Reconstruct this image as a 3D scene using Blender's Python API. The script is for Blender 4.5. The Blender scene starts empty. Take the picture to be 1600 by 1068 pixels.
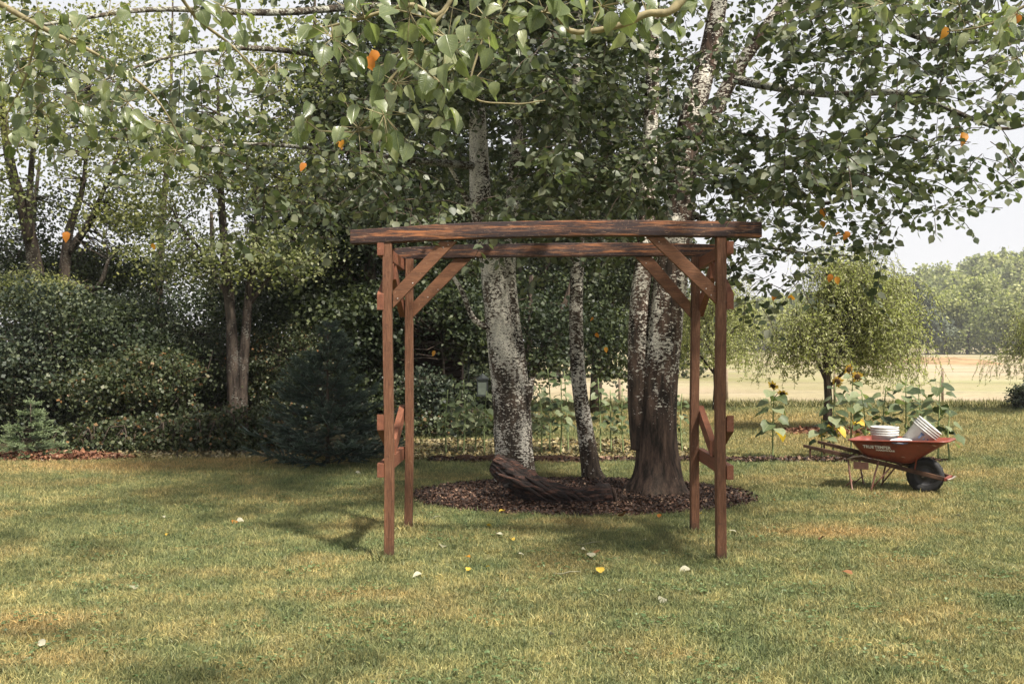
import bpy, math, random
import numpy as np
from mathutils import Vector, Matrix, noise as mnoise
R = math.radians
rng = np.random.default_rng(7)
random.seed(7)
scene = bpy.context.scene
# ------------------------------------------------------------------ camera, sky, sun, exposure
EYE = 1.665
FPX = 1556.0                      # focal length in photo pixels (1600 wide), 35 mm lens
cam_d = bpy.data.cameras.new('camera'); cam = bpy.data.objects.new('camera', cam_d)
scene.collection.objects.link(cam); scene.camera = cam
cam.location = (0, 0, EYE); cam.rotation_euler = (R(90), 0, 0)
cam_d.sensor_width = 36; cam_d.lens = 36 * FPX / 1600; cam_d.shift_y = 10 / 1600
cam_d.clip_start = .05; cam_d.clip_end = 3000

SUN_DIR = Vector((.52, -.62, 1.1)).normalized()
SUN_EL = math.asin(SUN_DIR.z); SUN_AZ = math.atan2(SUN_DIR.x, SUN_DIR.y)
w = bpy.data.worlds.new('World'); scene.world = w; w.use_nodes = True
nt = w.node_tree; nt.nodes.clear()
sky = nt.nodes.new('ShaderNodeTexSky'); sky.sky_type = 'NISHITA'; sky.sun_disc = False
sky.sun_elevation = SUN_EL; sky.sun_rotation = SUN_AZ; sky.dust_density = 4; sky.air_density = 1.0
mx = nt.nodes.new('ShaderNodeMix'); mx.data_type = 'RGBA'
tc = nt.nodes.new('ShaderNodeTexCoord'); ns = nt.nodes.new('ShaderNodeTexNoise'); ns.inputs['Scale'].default_value = 1.6
ns.inputs['Detail'].default_value = 5
cr = nt.nodes.new('ShaderNodeMapRange'); cr.inputs[1].default_value = .3; cr.inputs[2].default_value = .7
cr.inputs[3].default_value = .84; cr.inputs[4].default_value = .95
nt.links.new(tc.outputs['Generated'], ns.inputs['Vector']); nt.links.new(ns.outputs['Fac'], cr.inputs[0])
nt.links.new(cr.outputs[0], mx.inputs['Factor'])
nt.links.new(sky.outputs[0], mx.inputs['A']); mx.inputs['B'].default_value = (4.05, 4.03, 4.12, 1)   # thin white cloud
bg = nt.nodes.new('ShaderNodeBackground'); bg.inputs['Strength'].default_value = .1
out = nt.nodes.new('ShaderNodeOutputWorld')
nt.links.new(mx.outputs['Result'], bg.inputs['Color']); nt.links.new(bg.outputs[0], out.inputs[0])
sun_d = bpy.data.lights.new('sun', 'SUN'); sun = bpy.data.objects.new('sun', sun_d); scene.collection.objects.link(sun)
sun_d.energy = 4.6; sun_d.angle = R(5); sun_d.color = (1, .93, .83)
sun.rotation_euler = (-SUN_DIR).to_track_quat('-Z', 'Y').to_euler(); sun.location = (20, -10, 30)
scene.view_settings.view_transform = 'Standard'; scene.view_settings.look = 'None'
scene.view_settings.exposure = 1.2; scene.view_settings.gamma = 1; scene.view_settings.use_curve_mapping = False
scene.render.engine = 'CYCLES'
cy = scene.cycles; cy.use_denoising = True; cy.max_bounces = 8; cy.diffuse_bounces = 3; cy.glossy_bounces = 2
cy.transmission_bounces = 5; cy.transparent_max_bounces = 8; cy.volume_bounces = 0; cy.caustics_reflective = False; cy.caustics_refractive = False
try: cy.denoising_input_passes = 'RGB_ALBEDO_NORMAL'
except Exception: pass

# ------------------------------------------------------------------ helpers
C = scene.collection
def at(px, py, D):
    """A point seen at photo pixel (px, py) standing D metres away."""
    return Vector(((px - 800) / FPX * D, D, EYE - (py - 544) / FPX * D))
def gx(px, D): return (px - 800) / FPX * D
def tag(o, label=None, cat=None, group=None, kind=None):
    if label: o['label'] = label
    if cat: o['category'] = cat
    if group: o['group'] = group
    if kind: o['kind'] = kind
    return o
def empty(name, loc, label, cat, group=None, rz=0):
    o = bpy.data.objects.new(name, None); C.objects.link(o); o.location = loc; o.rotation_euler.z = rz
    o.empty_display_size = .1
    return tag(o, label, cat, group)

def link_mesh(name, me, parent=None, kind=None, local=False):
    o = bpy.data.objects.new(name, me); C.objects.link(o)
    if parent:
        o.parent = parent
        if not local:
            o.matrix_parent_inverse = (Matrix.Translation(parent.location) @ parent.rotation_euler.to_matrix().to_4x4()).inverted()
    if kind: o['kind'] = kind
    return o

def np_mesh(name, V, quads=None, tris=None, mat=None, smooth=False, rnd=None, uv=None):
    V = np.asarray(V, np.float32).reshape(-1, 3)
    me = bpy.data.meshes.new(name)
    loops, tot = [], []
    if tris is not None and len(tris):
        t = np.asarray(tris, np.int32).reshape(-1, 3); loops.append(t.ravel()); tot.append(np.full(len(t), 3, np.int32))
    if quads is not None and len(quads):
        q = np.asarray(quads, np.int32).reshape(-1, 4); loops.append(q.ravel()); tot.append(np.full(len(q), 4, np.int32))
    loops = np.concatenate(loops); tot = np.concatenate(tot)
    me.vertices.add(len(V)); me.vertices.foreach_set('co', V.ravel())
    me.loops.add(len(loops)); me.loops.foreach_set('vertex_index', loops)
    me.polygons.add(len(tot)); st = np.concatenate(([0], np.cumsum(tot)[:-1])).astype(np.int32)
    me.polygons.foreach_set('loop_start', st); me.polygons.foreach_set('loop_total', tot)
    if smooth: me.polygons.foreach_set('use_smooth', np.ones(len(tot), bool))
    if rnd is not None:
        a = me.attributes.new('rnd', 'FLOAT', 'POINT'); a.data.foreach_set('value', np.asarray(rnd, np.float32))
    me.update(); me.validate()
    if mat: me.materials.append(mat)
    return me

class MB:
    """Collects boxes, tubes and lathes into ONE mesh."""
    def __init__(s): s.V = []; s.F = []; s.n = 0
    def add(s, V, F):
        s.V += [tuple(v) for v in V]; s.F += [tuple(i + s.n for i in f) for f in F]; s.n = len(s.V)
    def box(s, c, d, M=None):
        x, y, z = d[0] / 2, d[1] / 2, d[2] / 2
        v = [Vector((a, b, e)) for a in (-x, x) for b in (-y, y) for e in (-z, z)]
        v = [(M @ p if M else p) + Vector(c) for p in v]
        s.add(v, [(0, 1, 3, 2), (4, 6, 7, 5), (0, 4, 5, 1), (2, 3, 7, 6), (0, 2, 6, 4), (1, 5, 7, 3)])
    def prism(s, poly, y0, y1):
        """outline in x,z swept along y"""
        n = len(poly); v = [(p[0], y0, p[1]) for p in poly] + [(p[0], y1, p[1]) for p in poly]
        s.add(v, [tuple(range(n))] + [tuple(range(2 * n - 1, n - 1, -1))] + [(i, i + n, (i + 1) % n + n, (i + 1) % n) for i in range(n)])
    def prism_x(s, poly, x0, x1):
        n = len(poly); v = [(x0, p[0], p[1]) for p in poly] + [(x1, p[0], p[1]) for p in poly]
        s.add(v, [tuple(range(n))] + [tuple(range(2 * n - 1, n - 1, -1))] + [(i, i + n, (i + 1) % n + n, (i + 1) % n) for i in range(n)])
    def tube(s, pts, rad, seg=8, cap=True, wob=0, seed=0, jit=None):
        pts = [Vector(p) for p in pts]; m = len(pts)
        if not hasattr(rad, '__len__'): rad = [rad] * m
        t0 = (pts[1] - pts[0]).normalized(); u = t0.orthogonal().normalized(); V = []
        for i, p in enumerate(pts):
            t = (pts[min(i + 1, m - 1)] - pts[max(i - 1, 0)]).normalized()
            u = (u - t * u.dot(t)).normalized(); v = t.cross(u)
            for k in range(seg):
                a = 2 * math.pi * k / seg; r = rad[i]
                d = u * math.cos(a) + v * math.sin(a)
                if jit: r *= jit(p + d * r, a, i / m)
                V.append(p + d * r)
        F = [(i * seg + k, i * seg + (k + 1) % seg, (i + 1) * seg + (k + 1) % seg, (i + 1) * seg + k) for i in range(m - 1) for k in range(seg)]
        if cap: F += [tuple(range(seg - 1, -1, -1)), tuple(range((m - 1) * seg, m * seg))]
        s.add(V, F)
    def lathe(s, prof, seg=24, M=None, cap0=True, cap1=False):
        V = []
        for r, z in prof:
            for k in range(seg):
                a = 2 * math.pi * k / seg; p = Vector((r * math.cos(a), r * math.sin(a), z)); V.append(M @ p if M else p)
        F = [(i * seg + k, i * seg + (k + 1) % seg, (i + 1) * seg + (k + 1) % seg, (i + 1) * seg + k) for i in range(len(prof) - 1) for k in range(seg)]
        if cap0: F.append(tuple(range(seg - 1, -1, -1)))
        if cap1: F.append(tuple(range((len(prof) - 1) * seg, len(prof) * seg)))
        s.add(V, F)
    def build(s, name, mat, parent=None, smooth=False, kind=None, bevel=0, local=False):
        me = bpy.data.meshes.new(name); me.from_pydata(s.V, [], s.F); me.materials.append(mat)
        if smooth:
            me.polygons.foreach_set('use_smooth', np.ones(len(me.polygons), bool))
        o = link_mesh(name, me, parent, kind, local)
        if bevel:
            b = o.modifiers.new('bevel', 'BEVEL'); b.width = bevel; b.segments = 2; b.limit_method = 'ANGLE'
        return o

def spline(pts, n):
    """Catmull-Rom through pts; works for tuples of any length"""
    P = np.array([tuple(p) for p in pts], float); P = np.vstack([2 * P[0] - P[1], P, 2 * P[-1] - P[-2]]); m = len(P) - 3
    o = []
    for q in np.linspace(0, m - 1e-6, n):
        i = int(q); t = q - i; a, b, c, d = P[i:i + 4]
        o.append(.5 * (2 * b + (c - a) * t + (2 * a - 5 * b + 4 * c - d) * t * t + (3 * b - a - 3 * c + d) * t ** 3))
    return np.array(o)

# ------------------------------------------------------------------ materials
def newmat(name):
    m = bpy.data.materials.new(name); m.use_nodes = True; n = m.node_tree; n.nodes.clear()
    o = n.nodes.new('ShaderNodeOutputMaterial'); p = n.nodes.new('ShaderNodeBsdfPrincipled'); n.links.new(p.outputs[0], o.inputs[0])
    return m, n, p, o
def ramp(n, stops, src, interp='LINEAR'):
    r = n.nodes.new('ShaderNodeValToRGB'); r.color_ramp.interpolation = interp
    e = r.color_ramp.elements
    while len(e) < len(stops): e.new(.5)
    for k, (p, c) in enumerate(stops):
        e[k].position = p; e[k].color = (*c, 1) if len(c) == 3 else c
    n.links.new(src, r.inputs[0]); return r.outputs[0]
def noise(n, scale, detail=4, vec=None, stretch=None, rough=.55, dist=0):
    x = n.nodes.new('ShaderNodeTexNoise'); x.inputs['Scale'].default_value = scale; x.inputs['Detail'].default_value = detail
    x.inputs['Roughness'].default_value = rough; x.inputs['Distortion'].default_value = dist
    if vec is not None:
        if stretch:
            mp = n.nodes.new('ShaderNodeMapping'); mp.inputs['Scale'].default_value = stretch
            n.links.new(vec, mp.inputs['Vector']); vec = mp.outputs[0]
        n.links.new(vec, x.inputs['Vector'])
    return x.outputs['Fac']
def pos(n):
    g = n.nodes.new('ShaderNodeNewGeometry'); return g.outputs['Position']
def objc(n):
    g = n.nodes.new('ShaderNodeTexCoord'); return g.outputs['Object']
def mix(n, f, a, b, mode='MIX'):
    m = n.nodes.new('ShaderNodeMix'); m.data_type = 'RGBA'; m.blend_type = mode
    for s, v in (('Factor', f), ('A', a), ('B', b)):
        if isinstance(v, (int, float)): m.inputs[s].default_value = v
        elif isinstance(v, tuple): m.inputs[s].default_value = (*v, 1)
        else: n.links.new(v, m.inputs[s])
    return m.outputs['Result']
def math_n(n, op, a, b=None, c=None, clamp=False):
    m = n.nodes.new('ShaderNodeMath'); m.operation = op; m.use_clamp = clamp
    for k, v in enumerate((a, b, c)):
        if v is None: continue
        if isinstance(v, (int, float)): m.inputs[k].default_value = v
        else: n.links.new(v, m.inputs[k])
    return m.outputs[0]
def bump(n, p, h, strength=.4, dist=.02):
    b = n.nodes.new('ShaderNodeBump'); b.inputs['Strength'].default_value = strength; b.inputs['Distance'].default_value = dist
    n.links.new(h, b.inputs['Height']); n.links.new(b.outputs[0], p.inputs['Normal'])

def leaf_mat(name, stops, trans=.3, rough=.5, spec=.35, patch=None, veins=0):
    m, n, p, o = newmat(name)
    a = n.nodes.new('ShaderNodeAttribute'); a.attribute_name = 'rnd'
    col = ramp(n, stops, a.outputs['Fac'])
    if patch:
        f = ramp(n, [(.42, (0, 0, 0)), (.62, (1, 1, 1))], noise(n, patch[0], 3, pos(n)))
        col = mix(n, f, col, mix(n, 1.0, col, patch[1], 'MULTIPLY'))
    if veins:
        O = objc(n); sp = n.nodes.new('ShaderNodeSeparateXYZ'); n.links.new(O, sp.inputs[0]); ax = math_n(n, 'ABSOLUTE', sp.outputs[0])
        q = math_n(n, 'SUBTRACT', sp.outputs[1], math_n(n, 'MULTIPLY', ax, .75)); st = math_n(n, 'ABSOLUTE', math_n(n, 'SINE', math_n(n, 'MULTIPLY', q, 27.0)))
        lat = math_n(n, 'SUBTRACT', 1.0, math_n(n, 'MULTIPLY', st, 4.5), clamp=True); mid = math_n(n, 'SUBTRACT', 1.0, math_n(n, 'MULTIPLY', ax, 45.0), clamp=True)
        vv = math_n(n, 'MAXIMUM', math_n(n, 'MULTIPLY', lat, .55), mid)
        col = mix(n, math_n(n, 'MULTIPLY', vv, veins), col, (.30, .33, .16))
        col = mix(n, 1.0, col, ramp(n, [(.3, (.72, .76, .70)), (.7, (1.15, 1.12, 1.0))], noise(n, 3.5, 4, O)), 'MULTIPLY')
        col = mix(n, ramp(n, [(.70, (0, 0, 0)), (.73, (.8, .8, .8))], noise(n, 6, 3, pos(n))), col, (.16, .09, .03))
        bump(n, p, vv, .35, .01)
    n.links.new(col, p.inputs['Base Color']); p.inputs['Roughness'].default_value = rough
    p.inputs['Specular IOR Level'].default_value = spec
    t = n.nodes.new('ShaderNodeBsdfTranslucent')
    tcol = mix(n, 1.0, col, (1.25, 1.35, .75), 'MULTIPLY'); n.links.new(tcol, t.inputs['Color'])
    s = n.nodes.new('ShaderNodeMixShader'); s.inputs[0].default_value = trans
    n.links.new(p.outputs[0], s.inputs[1]); n.links.new(t.outputs[0], s.inputs[2]); n.links.new(s.outputs[0], o.inputs[0])
    return m
def flat(name, c, rough=.6, spec=.3, metal=0, var=.25, scale=8, bmp=.15):
    m, n, p, o = newmat(name)
    f = noise(n, scale, 5, objc(n))
    c2 = tuple(x * (1 - var) for x in c); c3 = tuple(min(1, x * (1 + var)) for x in c)
    n.links.new(ramp(n, [(.3, c2), (.7, c3)], f), p.inputs['Base Color'])
    p.inputs['Roughness'].default_value = rough; p.inputs['Specular IOR Level'].default_value = spec; p.inputs['Metallic'].default_value = metal
    bump(n, p, noise(n, scale * 6, 3, objc(n)), bmp, .01)
    return m

M = {}
M['leaf'] = leaf_mat('alder_leaf', [(0, (.030, .044, .022)), (.45, (.068, .088, .046)), (.8, (.12, .138, .08)), (1, (.19, .20, .125))], .36, .45, .45)
M['leaf_near'] = leaf_mat('near_leaf', [(0, (.075, .105, .04)), (.5, (.16, .195, .09)), (1, (.36, .38, .25))], .42, .34, .7, veins=.5)
M['leaf_orange'] = leaf_mat('orange_leaf', [(0, (.42, .14, .02)), (1, (.5, .24, .03))], .35, .5)
M['leaf_yellow'] = leaf_mat('yellow_leaf', [(0, (.55, .34, .04)), (1, (.6, .42, .07))], .3, .5)
M['leaf_pale'] = leaf_mat('pale_leaf', [(0, (.26, .25, .17)), (1, (.40, .38, .28))], .15, .6)
M['leaf_brown'] = leaf_mat('brown_leaf', [(0, (.10, .045, .02)), (1, (.22, .10, .04))], .15, .6)
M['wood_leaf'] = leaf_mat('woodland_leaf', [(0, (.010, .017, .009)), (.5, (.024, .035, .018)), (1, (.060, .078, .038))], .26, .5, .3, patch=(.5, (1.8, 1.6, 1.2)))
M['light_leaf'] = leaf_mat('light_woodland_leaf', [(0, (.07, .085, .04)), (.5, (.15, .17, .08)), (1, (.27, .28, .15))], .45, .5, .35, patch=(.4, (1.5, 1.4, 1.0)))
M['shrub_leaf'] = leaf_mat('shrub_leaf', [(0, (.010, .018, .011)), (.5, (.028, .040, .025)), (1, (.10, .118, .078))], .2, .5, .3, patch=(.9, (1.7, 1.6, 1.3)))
M['bramble_leaf'] = leaf_mat('bramble_leaf', [(0, (.02, .03, .012)), (.6, (.055, .07, .03)), (.93, (.11, .12, .06)), (1, (.25, .12, .05))], .25, .5)
M['willow_leaf'] = leaf_mat('willow_leaf', [(0, (.17, .19, .055)), (.5, (.36, .38, .16)), (1, (.55, .55, .32))], .55, .5)
M['needle'] = leaf_mat('spruce_needle', [(0, (.018, .029, .024)), (.4, (.058, .086, .070)), (1, (.26, .32, .27))], .25, .5)
M['needle_light'] = leaf_mat('fir_needle', [(0, (.05, .075, .04)), (.4, (.16, .21, .11)), (1, (.42, .48, .26))], .25, .5)
M['sun_leaf'] = leaf_mat('sunflower_leaf', [(0, (.035, .055, .022)), (.6, (.09, .12, .05)), (1, (.22, .25, .15))], .3, .5, .45, veins=.4)
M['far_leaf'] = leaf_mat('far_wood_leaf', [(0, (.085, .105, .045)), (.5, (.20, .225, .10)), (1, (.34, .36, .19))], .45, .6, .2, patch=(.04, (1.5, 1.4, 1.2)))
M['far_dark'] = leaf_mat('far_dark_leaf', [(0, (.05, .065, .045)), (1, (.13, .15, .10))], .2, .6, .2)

def grass_color(n):
    """lawn colour by place on the ground: green, olive and dry yellow patches"""
    P = pos(n)
    big = noise(n, .55, 4, P, dist=.6); mid = noise(n, 2.6, 5, P); fine = noise(n, 14, 3, P)
    g = ramp(n, [(.3, (.148, .170, .080)), (.5, (.215, .220, .106)), (.68, (.325, .292, .138))], mid)
    dark = ramp(n, [(.33, (.70, .80, .76)), (.6, (1.04, 1.03, 1))], big)
    g = mix(n, 1.0, g, dark, 'MULTIPLY')
    dry = (.40, .275, .13)
    f = math_n(n, 'MULTIPLY', ramp(n, [(.50, (0, 0, 0)), (.66, (1, 1, 1))], noise(n, 1.05, 5, P, dist=.4)), .40)
    # dry spots seen in the photo: x, y, radius x, radius y, strength
    spots = [(-5.8, 13.9, 2.6, .8, .9), (-3.9, 14.6, 2.2, .5, .8), (2.9, 9.0, .8, .42, .9), (3.9, 9.6, .6, .3, .55), (-2.9, 6.0, .5, .35, .75), (-2.45, 5.3, .5, .22, .6), (-.55, 6.2, .6, .2, .45),
             (-1.0, 6.7, .7, .22, .5), (.55, 9.5, .6, .25, .55), (4.3, 11.2, .7, .5, .6), (3.3, 12.6, 1.1, .5, .5), (2.6, 6.2, .45, .3, .4),
             (-2.2, 7.3, .9, .2, .35), (.9, 9.3, .5, .2, .4), (6.4, 17.5, 3.8, 2.6, .55), (5.8, 23, 6.5, 3.5, .6), (5.2, 13.2, 2.0, .8, .6), (3.6, 10.3, 1.3, .5, .35), (-7.5, 12.2, 2, .7, .6)]
    sep = n.nodes.new('ShaderNodeSeparateXYZ'); n.links.new(P, sep.inputs[0])
    wob = math_n(n, 'MULTIPLY_ADD', noise(n, 2.2, 4, P), 1.6, -.8)
    tot = f
    for x, y, rx, ry, s in spots:
        dx = math_n(n, 'MULTIPLY_ADD', sep.outputs[0], 1 / rx, -x / rx); dy = math_n(n, 'MULTIPLY_ADD', sep.outputs[1], 1 / ry, -y / ry)
        d = math_n(n, 'SQRT', math_n(n, 'ADD', math_n(n, 'MULTIPLY', dx, dx), math_n(n, 'MULTIPLY', dy, dy)))
        d = math_n(n, 'ADD', d, wob)
        k = math_n(n, 'MULTIPLY', math_n(n, 'SUBTRACT', 1.25, d, clamp=True), s)
        tot = math_n(n, 'MAXIMUM', tot, k)
    g = mix(n, math_n(n, 'MULTIPLY', tot, .85), g, dry)
    return mix(n, 1.0, g, ramp(n, [(.3, (.82, .82, .82)), (.7, (1.2, 1.2, 1.15))], fine), 'MULTIPLY')

def make_grass_mats():
    m, n, p, o = newmat('lawn_ground'); c = grass_color(n)
    n.links.new(mix(n, .45, c, (.07, .06, .035)), p.inputs['Base Color']); p.inputs['Roughness'].default_value = .9; p.inputs['Specular IOR Level'].default_value = .1
    bump(n, p, noise(n, 40, 4, pos(n)), .6, .03); M['lawn'] = m
    m, n, p, o = newmat('grass_blade'); c = grass_color(n)
    a = n.nodes.new('ShaderNodeAttribute'); a.attribute_name = 'rnd'
    c = mix(n, 1.0, c, ramp(n, [(0, (.45, .58, .55)), (.55, (1.0, 1.02, .98)), (1, (1.8, 1.65, 1.45))], a.outputs['Fac']), 'MULTIPLY')
    n.links.new(c, p.inputs['Base Color']); p.inputs['Roughness'].default_value = .55; p.inputs['Specular IOR Level'].default_value = .3
    t = n.nodes.new('ShaderNodeBsdfTranslucent'); n.links.new(c, t.inputs['Color'])
    s = n.nodes.new('ShaderNodeMixShader'); s.inputs[0].default_value = .3
    n.links.new(p.outputs[0], s.inputs[1]); n.links.new(t.outputs[0], s.inputs[2]); n.links.new(s.outputs[0], o.inputs[0]); M['blade'] = m
make_grass_mats()

def make_field():
    m, n, p, o = newmat('dry_field'); P = pos(n)
    a = ramp(n, [(.3, (.24, .195, .13)), (.5, (.31, .255, .18)), (.72, (.37, .32, .245))], noise(n, .06, 7, P))
    b = ramp(n, [(.4, (.72, .82, .60)), (.58, (1, 1, 1))], noise(n, .035, 6, P))
    c = mix(n, 1.0, a, b, 'MULTIPLY')
    c = mix(n, 1.0, c, ramp(n, [(.3, (.8, .8, .78)), (.7, (1.15, 1.15, 1.1))], noise(n, 3, 4, P)), 'MULTIPLY')
    n.links.new(c, p.inputs['Base Color']); p.inputs['Roughness'].default_value = .95; p.inputs['Specular IOR Level'].default_value = .05
    M['field'] = m
make_field()
def earth(name, c1, c2, c3, sc=30):
    m, n, p, o = newmat(name); P = pos(n)
    n.links.new(ramp(n, [(.32, c1), (.52, c2), (.72, c3)], noise(n, sc, 6, P, rough=.7)), p.inputs['Base Color'])
    p.inputs['Roughness'].default_value = .95; p.inputs['Specular IOR Level'].default_value = .1
    bump(n, p, noise(n, sc * 1.5, 5, P), .9, .03); M[name] = m
earth('mulch', (.018, .010, .007), (.045, .024, .015), (.10, .055, .035))
earth('red_mulch', (.06, .025, .012), (.13, .055, .028), (.24, .11, .055))
earth('bed_soil', (.05, .045, .022), (.12, .105, .055), (.22, .19, .11), 18)
earth('wood_floor', (.02, .018, .01), (.04, .036, .02), (.075, .06, .03), 6)
def chips(name, stops):
    m, n, p, o = newmat(name); a = n.nodes.new('ShaderNodeAttribute'); a.attribute_name = 'rnd'
    n.links.new(ramp(n, stops, a.outputs['Fac']), p.inputs['Base Color']); p.inputs['Roughness'].default_value = .8; M[name] = m
chips('chip', [(0, (.012, .008, .006)), (.6, (.05, .026, .016)), (.92, (.12, .06, .035)), (1, (.3, .2, .13))])
chips('red_chip', [(0, (.08, .03, .015)), (.6, (.16, .065, .03)), (.93, (.26, .12, .06)), (1, (.42, .33, .24))])
chips('litter', [(0, (.04, .032, .015)), (.35, (.10, .08, .035)), (.65, (.20, .14, .045)), (.85, (.22, .185, .10)), (1, (.38, .32, .18))])

def arbor_wood(name, axis, streak=0, base=((.055, .025, .014), (.115, .054, .030), (.22, .118, .070))):
    """stained timber with grain along the axis; streak adds orange and blue-black weathered streaks"""
    m, n, p, o = newmat(name); P = objc(n)
    st = {'X': (.35, 9, 9), 'Y': (9, .35, 9), 'Z': (9, 9, .35)}[axis]
    st2 = tuple(s * 4 if s > 1 else s * 5 for s in st)
    g = noise(n, 6, 6, P, st2, .65); b = noise(n, 2.2, 4, P, st)
    c = ramp(n, [(.28, base[0]), (.5, base[1]), (.75, base[2])], g)
    c = mix(n, 1.0, c, ramp(n, [(.3, (.72, .68, .66)), (.7, (1.25, 1.2, 1.15))], b), 'MULTIPLY')
    if streak:
        f = noise(n, 2.6, 7, P, tuple(s * 1.2 if s > 1 else s * 1.6 for s in st), .68)
        c = mix(n, ramp(n, [(.50, (0, 0, 0)), (.58, (1, 1, 1))], f), c, (.27, .105, .042))
        f2 = noise(n, 3.3, 7, P, tuple(s * 1.25 if s > 1 else s * 1.2 for s in st), .7, .05)
        c = mix(n, ramp(n, [(.42, (0, 0, 0)), (.51, (.93, .93, .93))], f2), c, (.020, .015, .017))
        f3 = noise(n, 5, 5, P, st2, .7)
        c = mix(n, ramp(n, [(.60, (0, 0, 0)), (.68, (.6, .6, .6))], f3), c, (.42, .27, .17))
    # knots
    v = n.nodes.new('ShaderNodeTexVoronoi'); v.inputs['Scale'].default_value = 3.1
    n.links.new(P, v.inputs['Vector'])
    c = mix(n, ramp(n, [(.03, (1, 1, 1)), (.07, (0, 0, 0))], v.outputs['Distance']), c, (.03, .015, .01))
    # weather marks: pale specks and dirt
    sp = noise(n, 55, 3, P)
    c = mix(n, ramp(n, [(.62, (0, 0, 0)), (.74, (.45, .45, .45))], sp), c, (.27, .175, .11))
    c = mix(n, ramp(n, [(.25, (.7, .7, .7)), (.38, (0, 0, 0))], noise(n, 23, 4, P)), c, (.05, .024, .016))
    sp2 = n.nodes.new('ShaderNodeSeparateXYZ'); n.links.new(pos(n), sp2.inputs[0])
    ft = math_n(n, 'SUBTRACT', .13, math_n(n, 'ADD', sp2.outputs[2], math_n(n, 'MULTIPLY_ADD', noise(n, 18, 4, P), .22, -.11)))
    c = mix(n, math_n(n, 'MULTIPLY', ft, 9.0, clamp=True), c, (.035, .026, .016))
    n.links.new(c, p.inputs['Base Color']); p.inputs['Roughness'].default_value = .62; p.inputs['Specular IOR Level'].default_value = .25
    bump(n, p, g, .5, .004); M[name] = m
arbor_wood('wood_x', 'X', 1); arbor_wood('wood_z', 'Z', 0); arbor_wood('wood_y', 'Y', 0, ((.09, .035, .02), (.16, .065, .038), (.22, .095, .058)))
arbor_wood('wood_brace', 'X', 0, ((.060, .027, .014), (.125, .058, .030), (.20, .105, .058)))

def bark(name, lich=.5, zlo=0, zhi=2.5, lo=.52, hi=.42, dark=(.020, .016, .013), brown=(.075, .056, .042), white=(.74, .70, .60)):
    """dark furrowed bark with patches of pale lichen; more of it higher up the trunk"""
    m, n, p, o = newmat(name); P = pos(n)
    g = noise(n, 14, 6, P, (1, 1, .22), .7)
    c = ramp(n, [(.40, dark), (.55, brown), (.72, tuple(x * 1.9 for x in brown))], g)
    c = mix(n, ramp(n, [(.5, (0, 0, 0)), (.7, (.20, .20, .20))], noise(n, 1.4, 3, P)), c, (.17, .155, .12))
    f1 = noise(n, 24, 6, P, (1, 1, 1.9), .6, .5); f2 = noise(n, 5.5, 4, P, (1, 1, .45), .6); f3 = noise(n, 1.3, 3, P)
    sep = n.nodes.new('ShaderNodeSeparateXYZ'); n.links.new(P, sep.inputs[0])
    mr = n.nodes.new('ShaderNodeMapRange'); n.links.new(sep.outputs[2], mr.inputs[0])
    for k, v in ((1, zlo), (2, zhi), (3, lo), (4, hi)): mr.inputs[k].default_value = v
    s = math_n(n, 'ADD', math_n(n, 'MULTIPLY', f1, .50), math_n(n, 'ADD', math_n(n, 'MULTIPLY', f2, .33), math_n(n, 'MULTIPLY', f3, .17)))
    d = math_n(n, 'SUBTRACT', s, mr.outputs[0])
    f = math_n(n, 'MULTIPLY', d, 60.0, clamp=True)
    fl = noise(n, 48, 4, P, (1, 1, 2.2), .6, .4); f = math_n(n, 'MULTIPLY', f, ramp(n, [(.40, (.15, .15, .15)), (.46, (1, 1, 1))], fl))
    wc = ramp(n, [(.3, tuple(x * .55 for x in white)), (.6, white)], noise(n, 14, 5, P, (1, 1, .4)))
    c = mix(n, f, c, wc)
    n.links.new(c, p.inputs['Base Color']); p.inputs['Roughness'].default_value = .9; p.inputs['Specular IOR Level'].default_value = .15
    h = math_n(n, 'ADD', math_n(n, 'MULTIPLY', g, 1.0), math_n(n, 'MULTIPLY', f, .25)); bump(n, p, h, .8, .025); M[name] = m
bark('bark_left', zlo=.1, zhi=1.9, lo=.535, hi=.475)
bark('bark_thin', zlo=0, zhi=1.2, lo=.56, hi=.49)
bark('bark_right', zlo=.3, zhi=1.7, lo=.66, hi=.50, brown=(.078, .052, .039))
bark('bark_far', zlo=0, zhi=4, lo=.56, hi=.54, white=(.20, .19, .16), brown=(.06, .046, .036))
bark('bark_dark', zlo=0, zhi=4, lo=.66, hi=.62)
bark('twig_bark', zlo=0, zhi=6, lo=.50, hi=.48, brown=(.07, .055, .04), white=(.36, .36, .30))
M['log'] = None
def make_log():
    m, n, p, o = newmat('rotten_wood'); P = objc(n)
    g = noise(n, 7, 7, P, (.5, 3, 3.4), .72, .5)
    c = ramp(n, [(.36, (.010, .007, .006)), (.50, (.022, .012, .009)), (.57, (.075, .032, .020)), (.65, (.20, .095, .06)), (.76, (.36, .25, .19))], g)
    n.links.new(c, p.inputs['Base Color']); p.inputs['Roughness'].default_value = .8
    bump(n, p, g, 1.0, .05); M['log'] = m
make_log()

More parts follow.
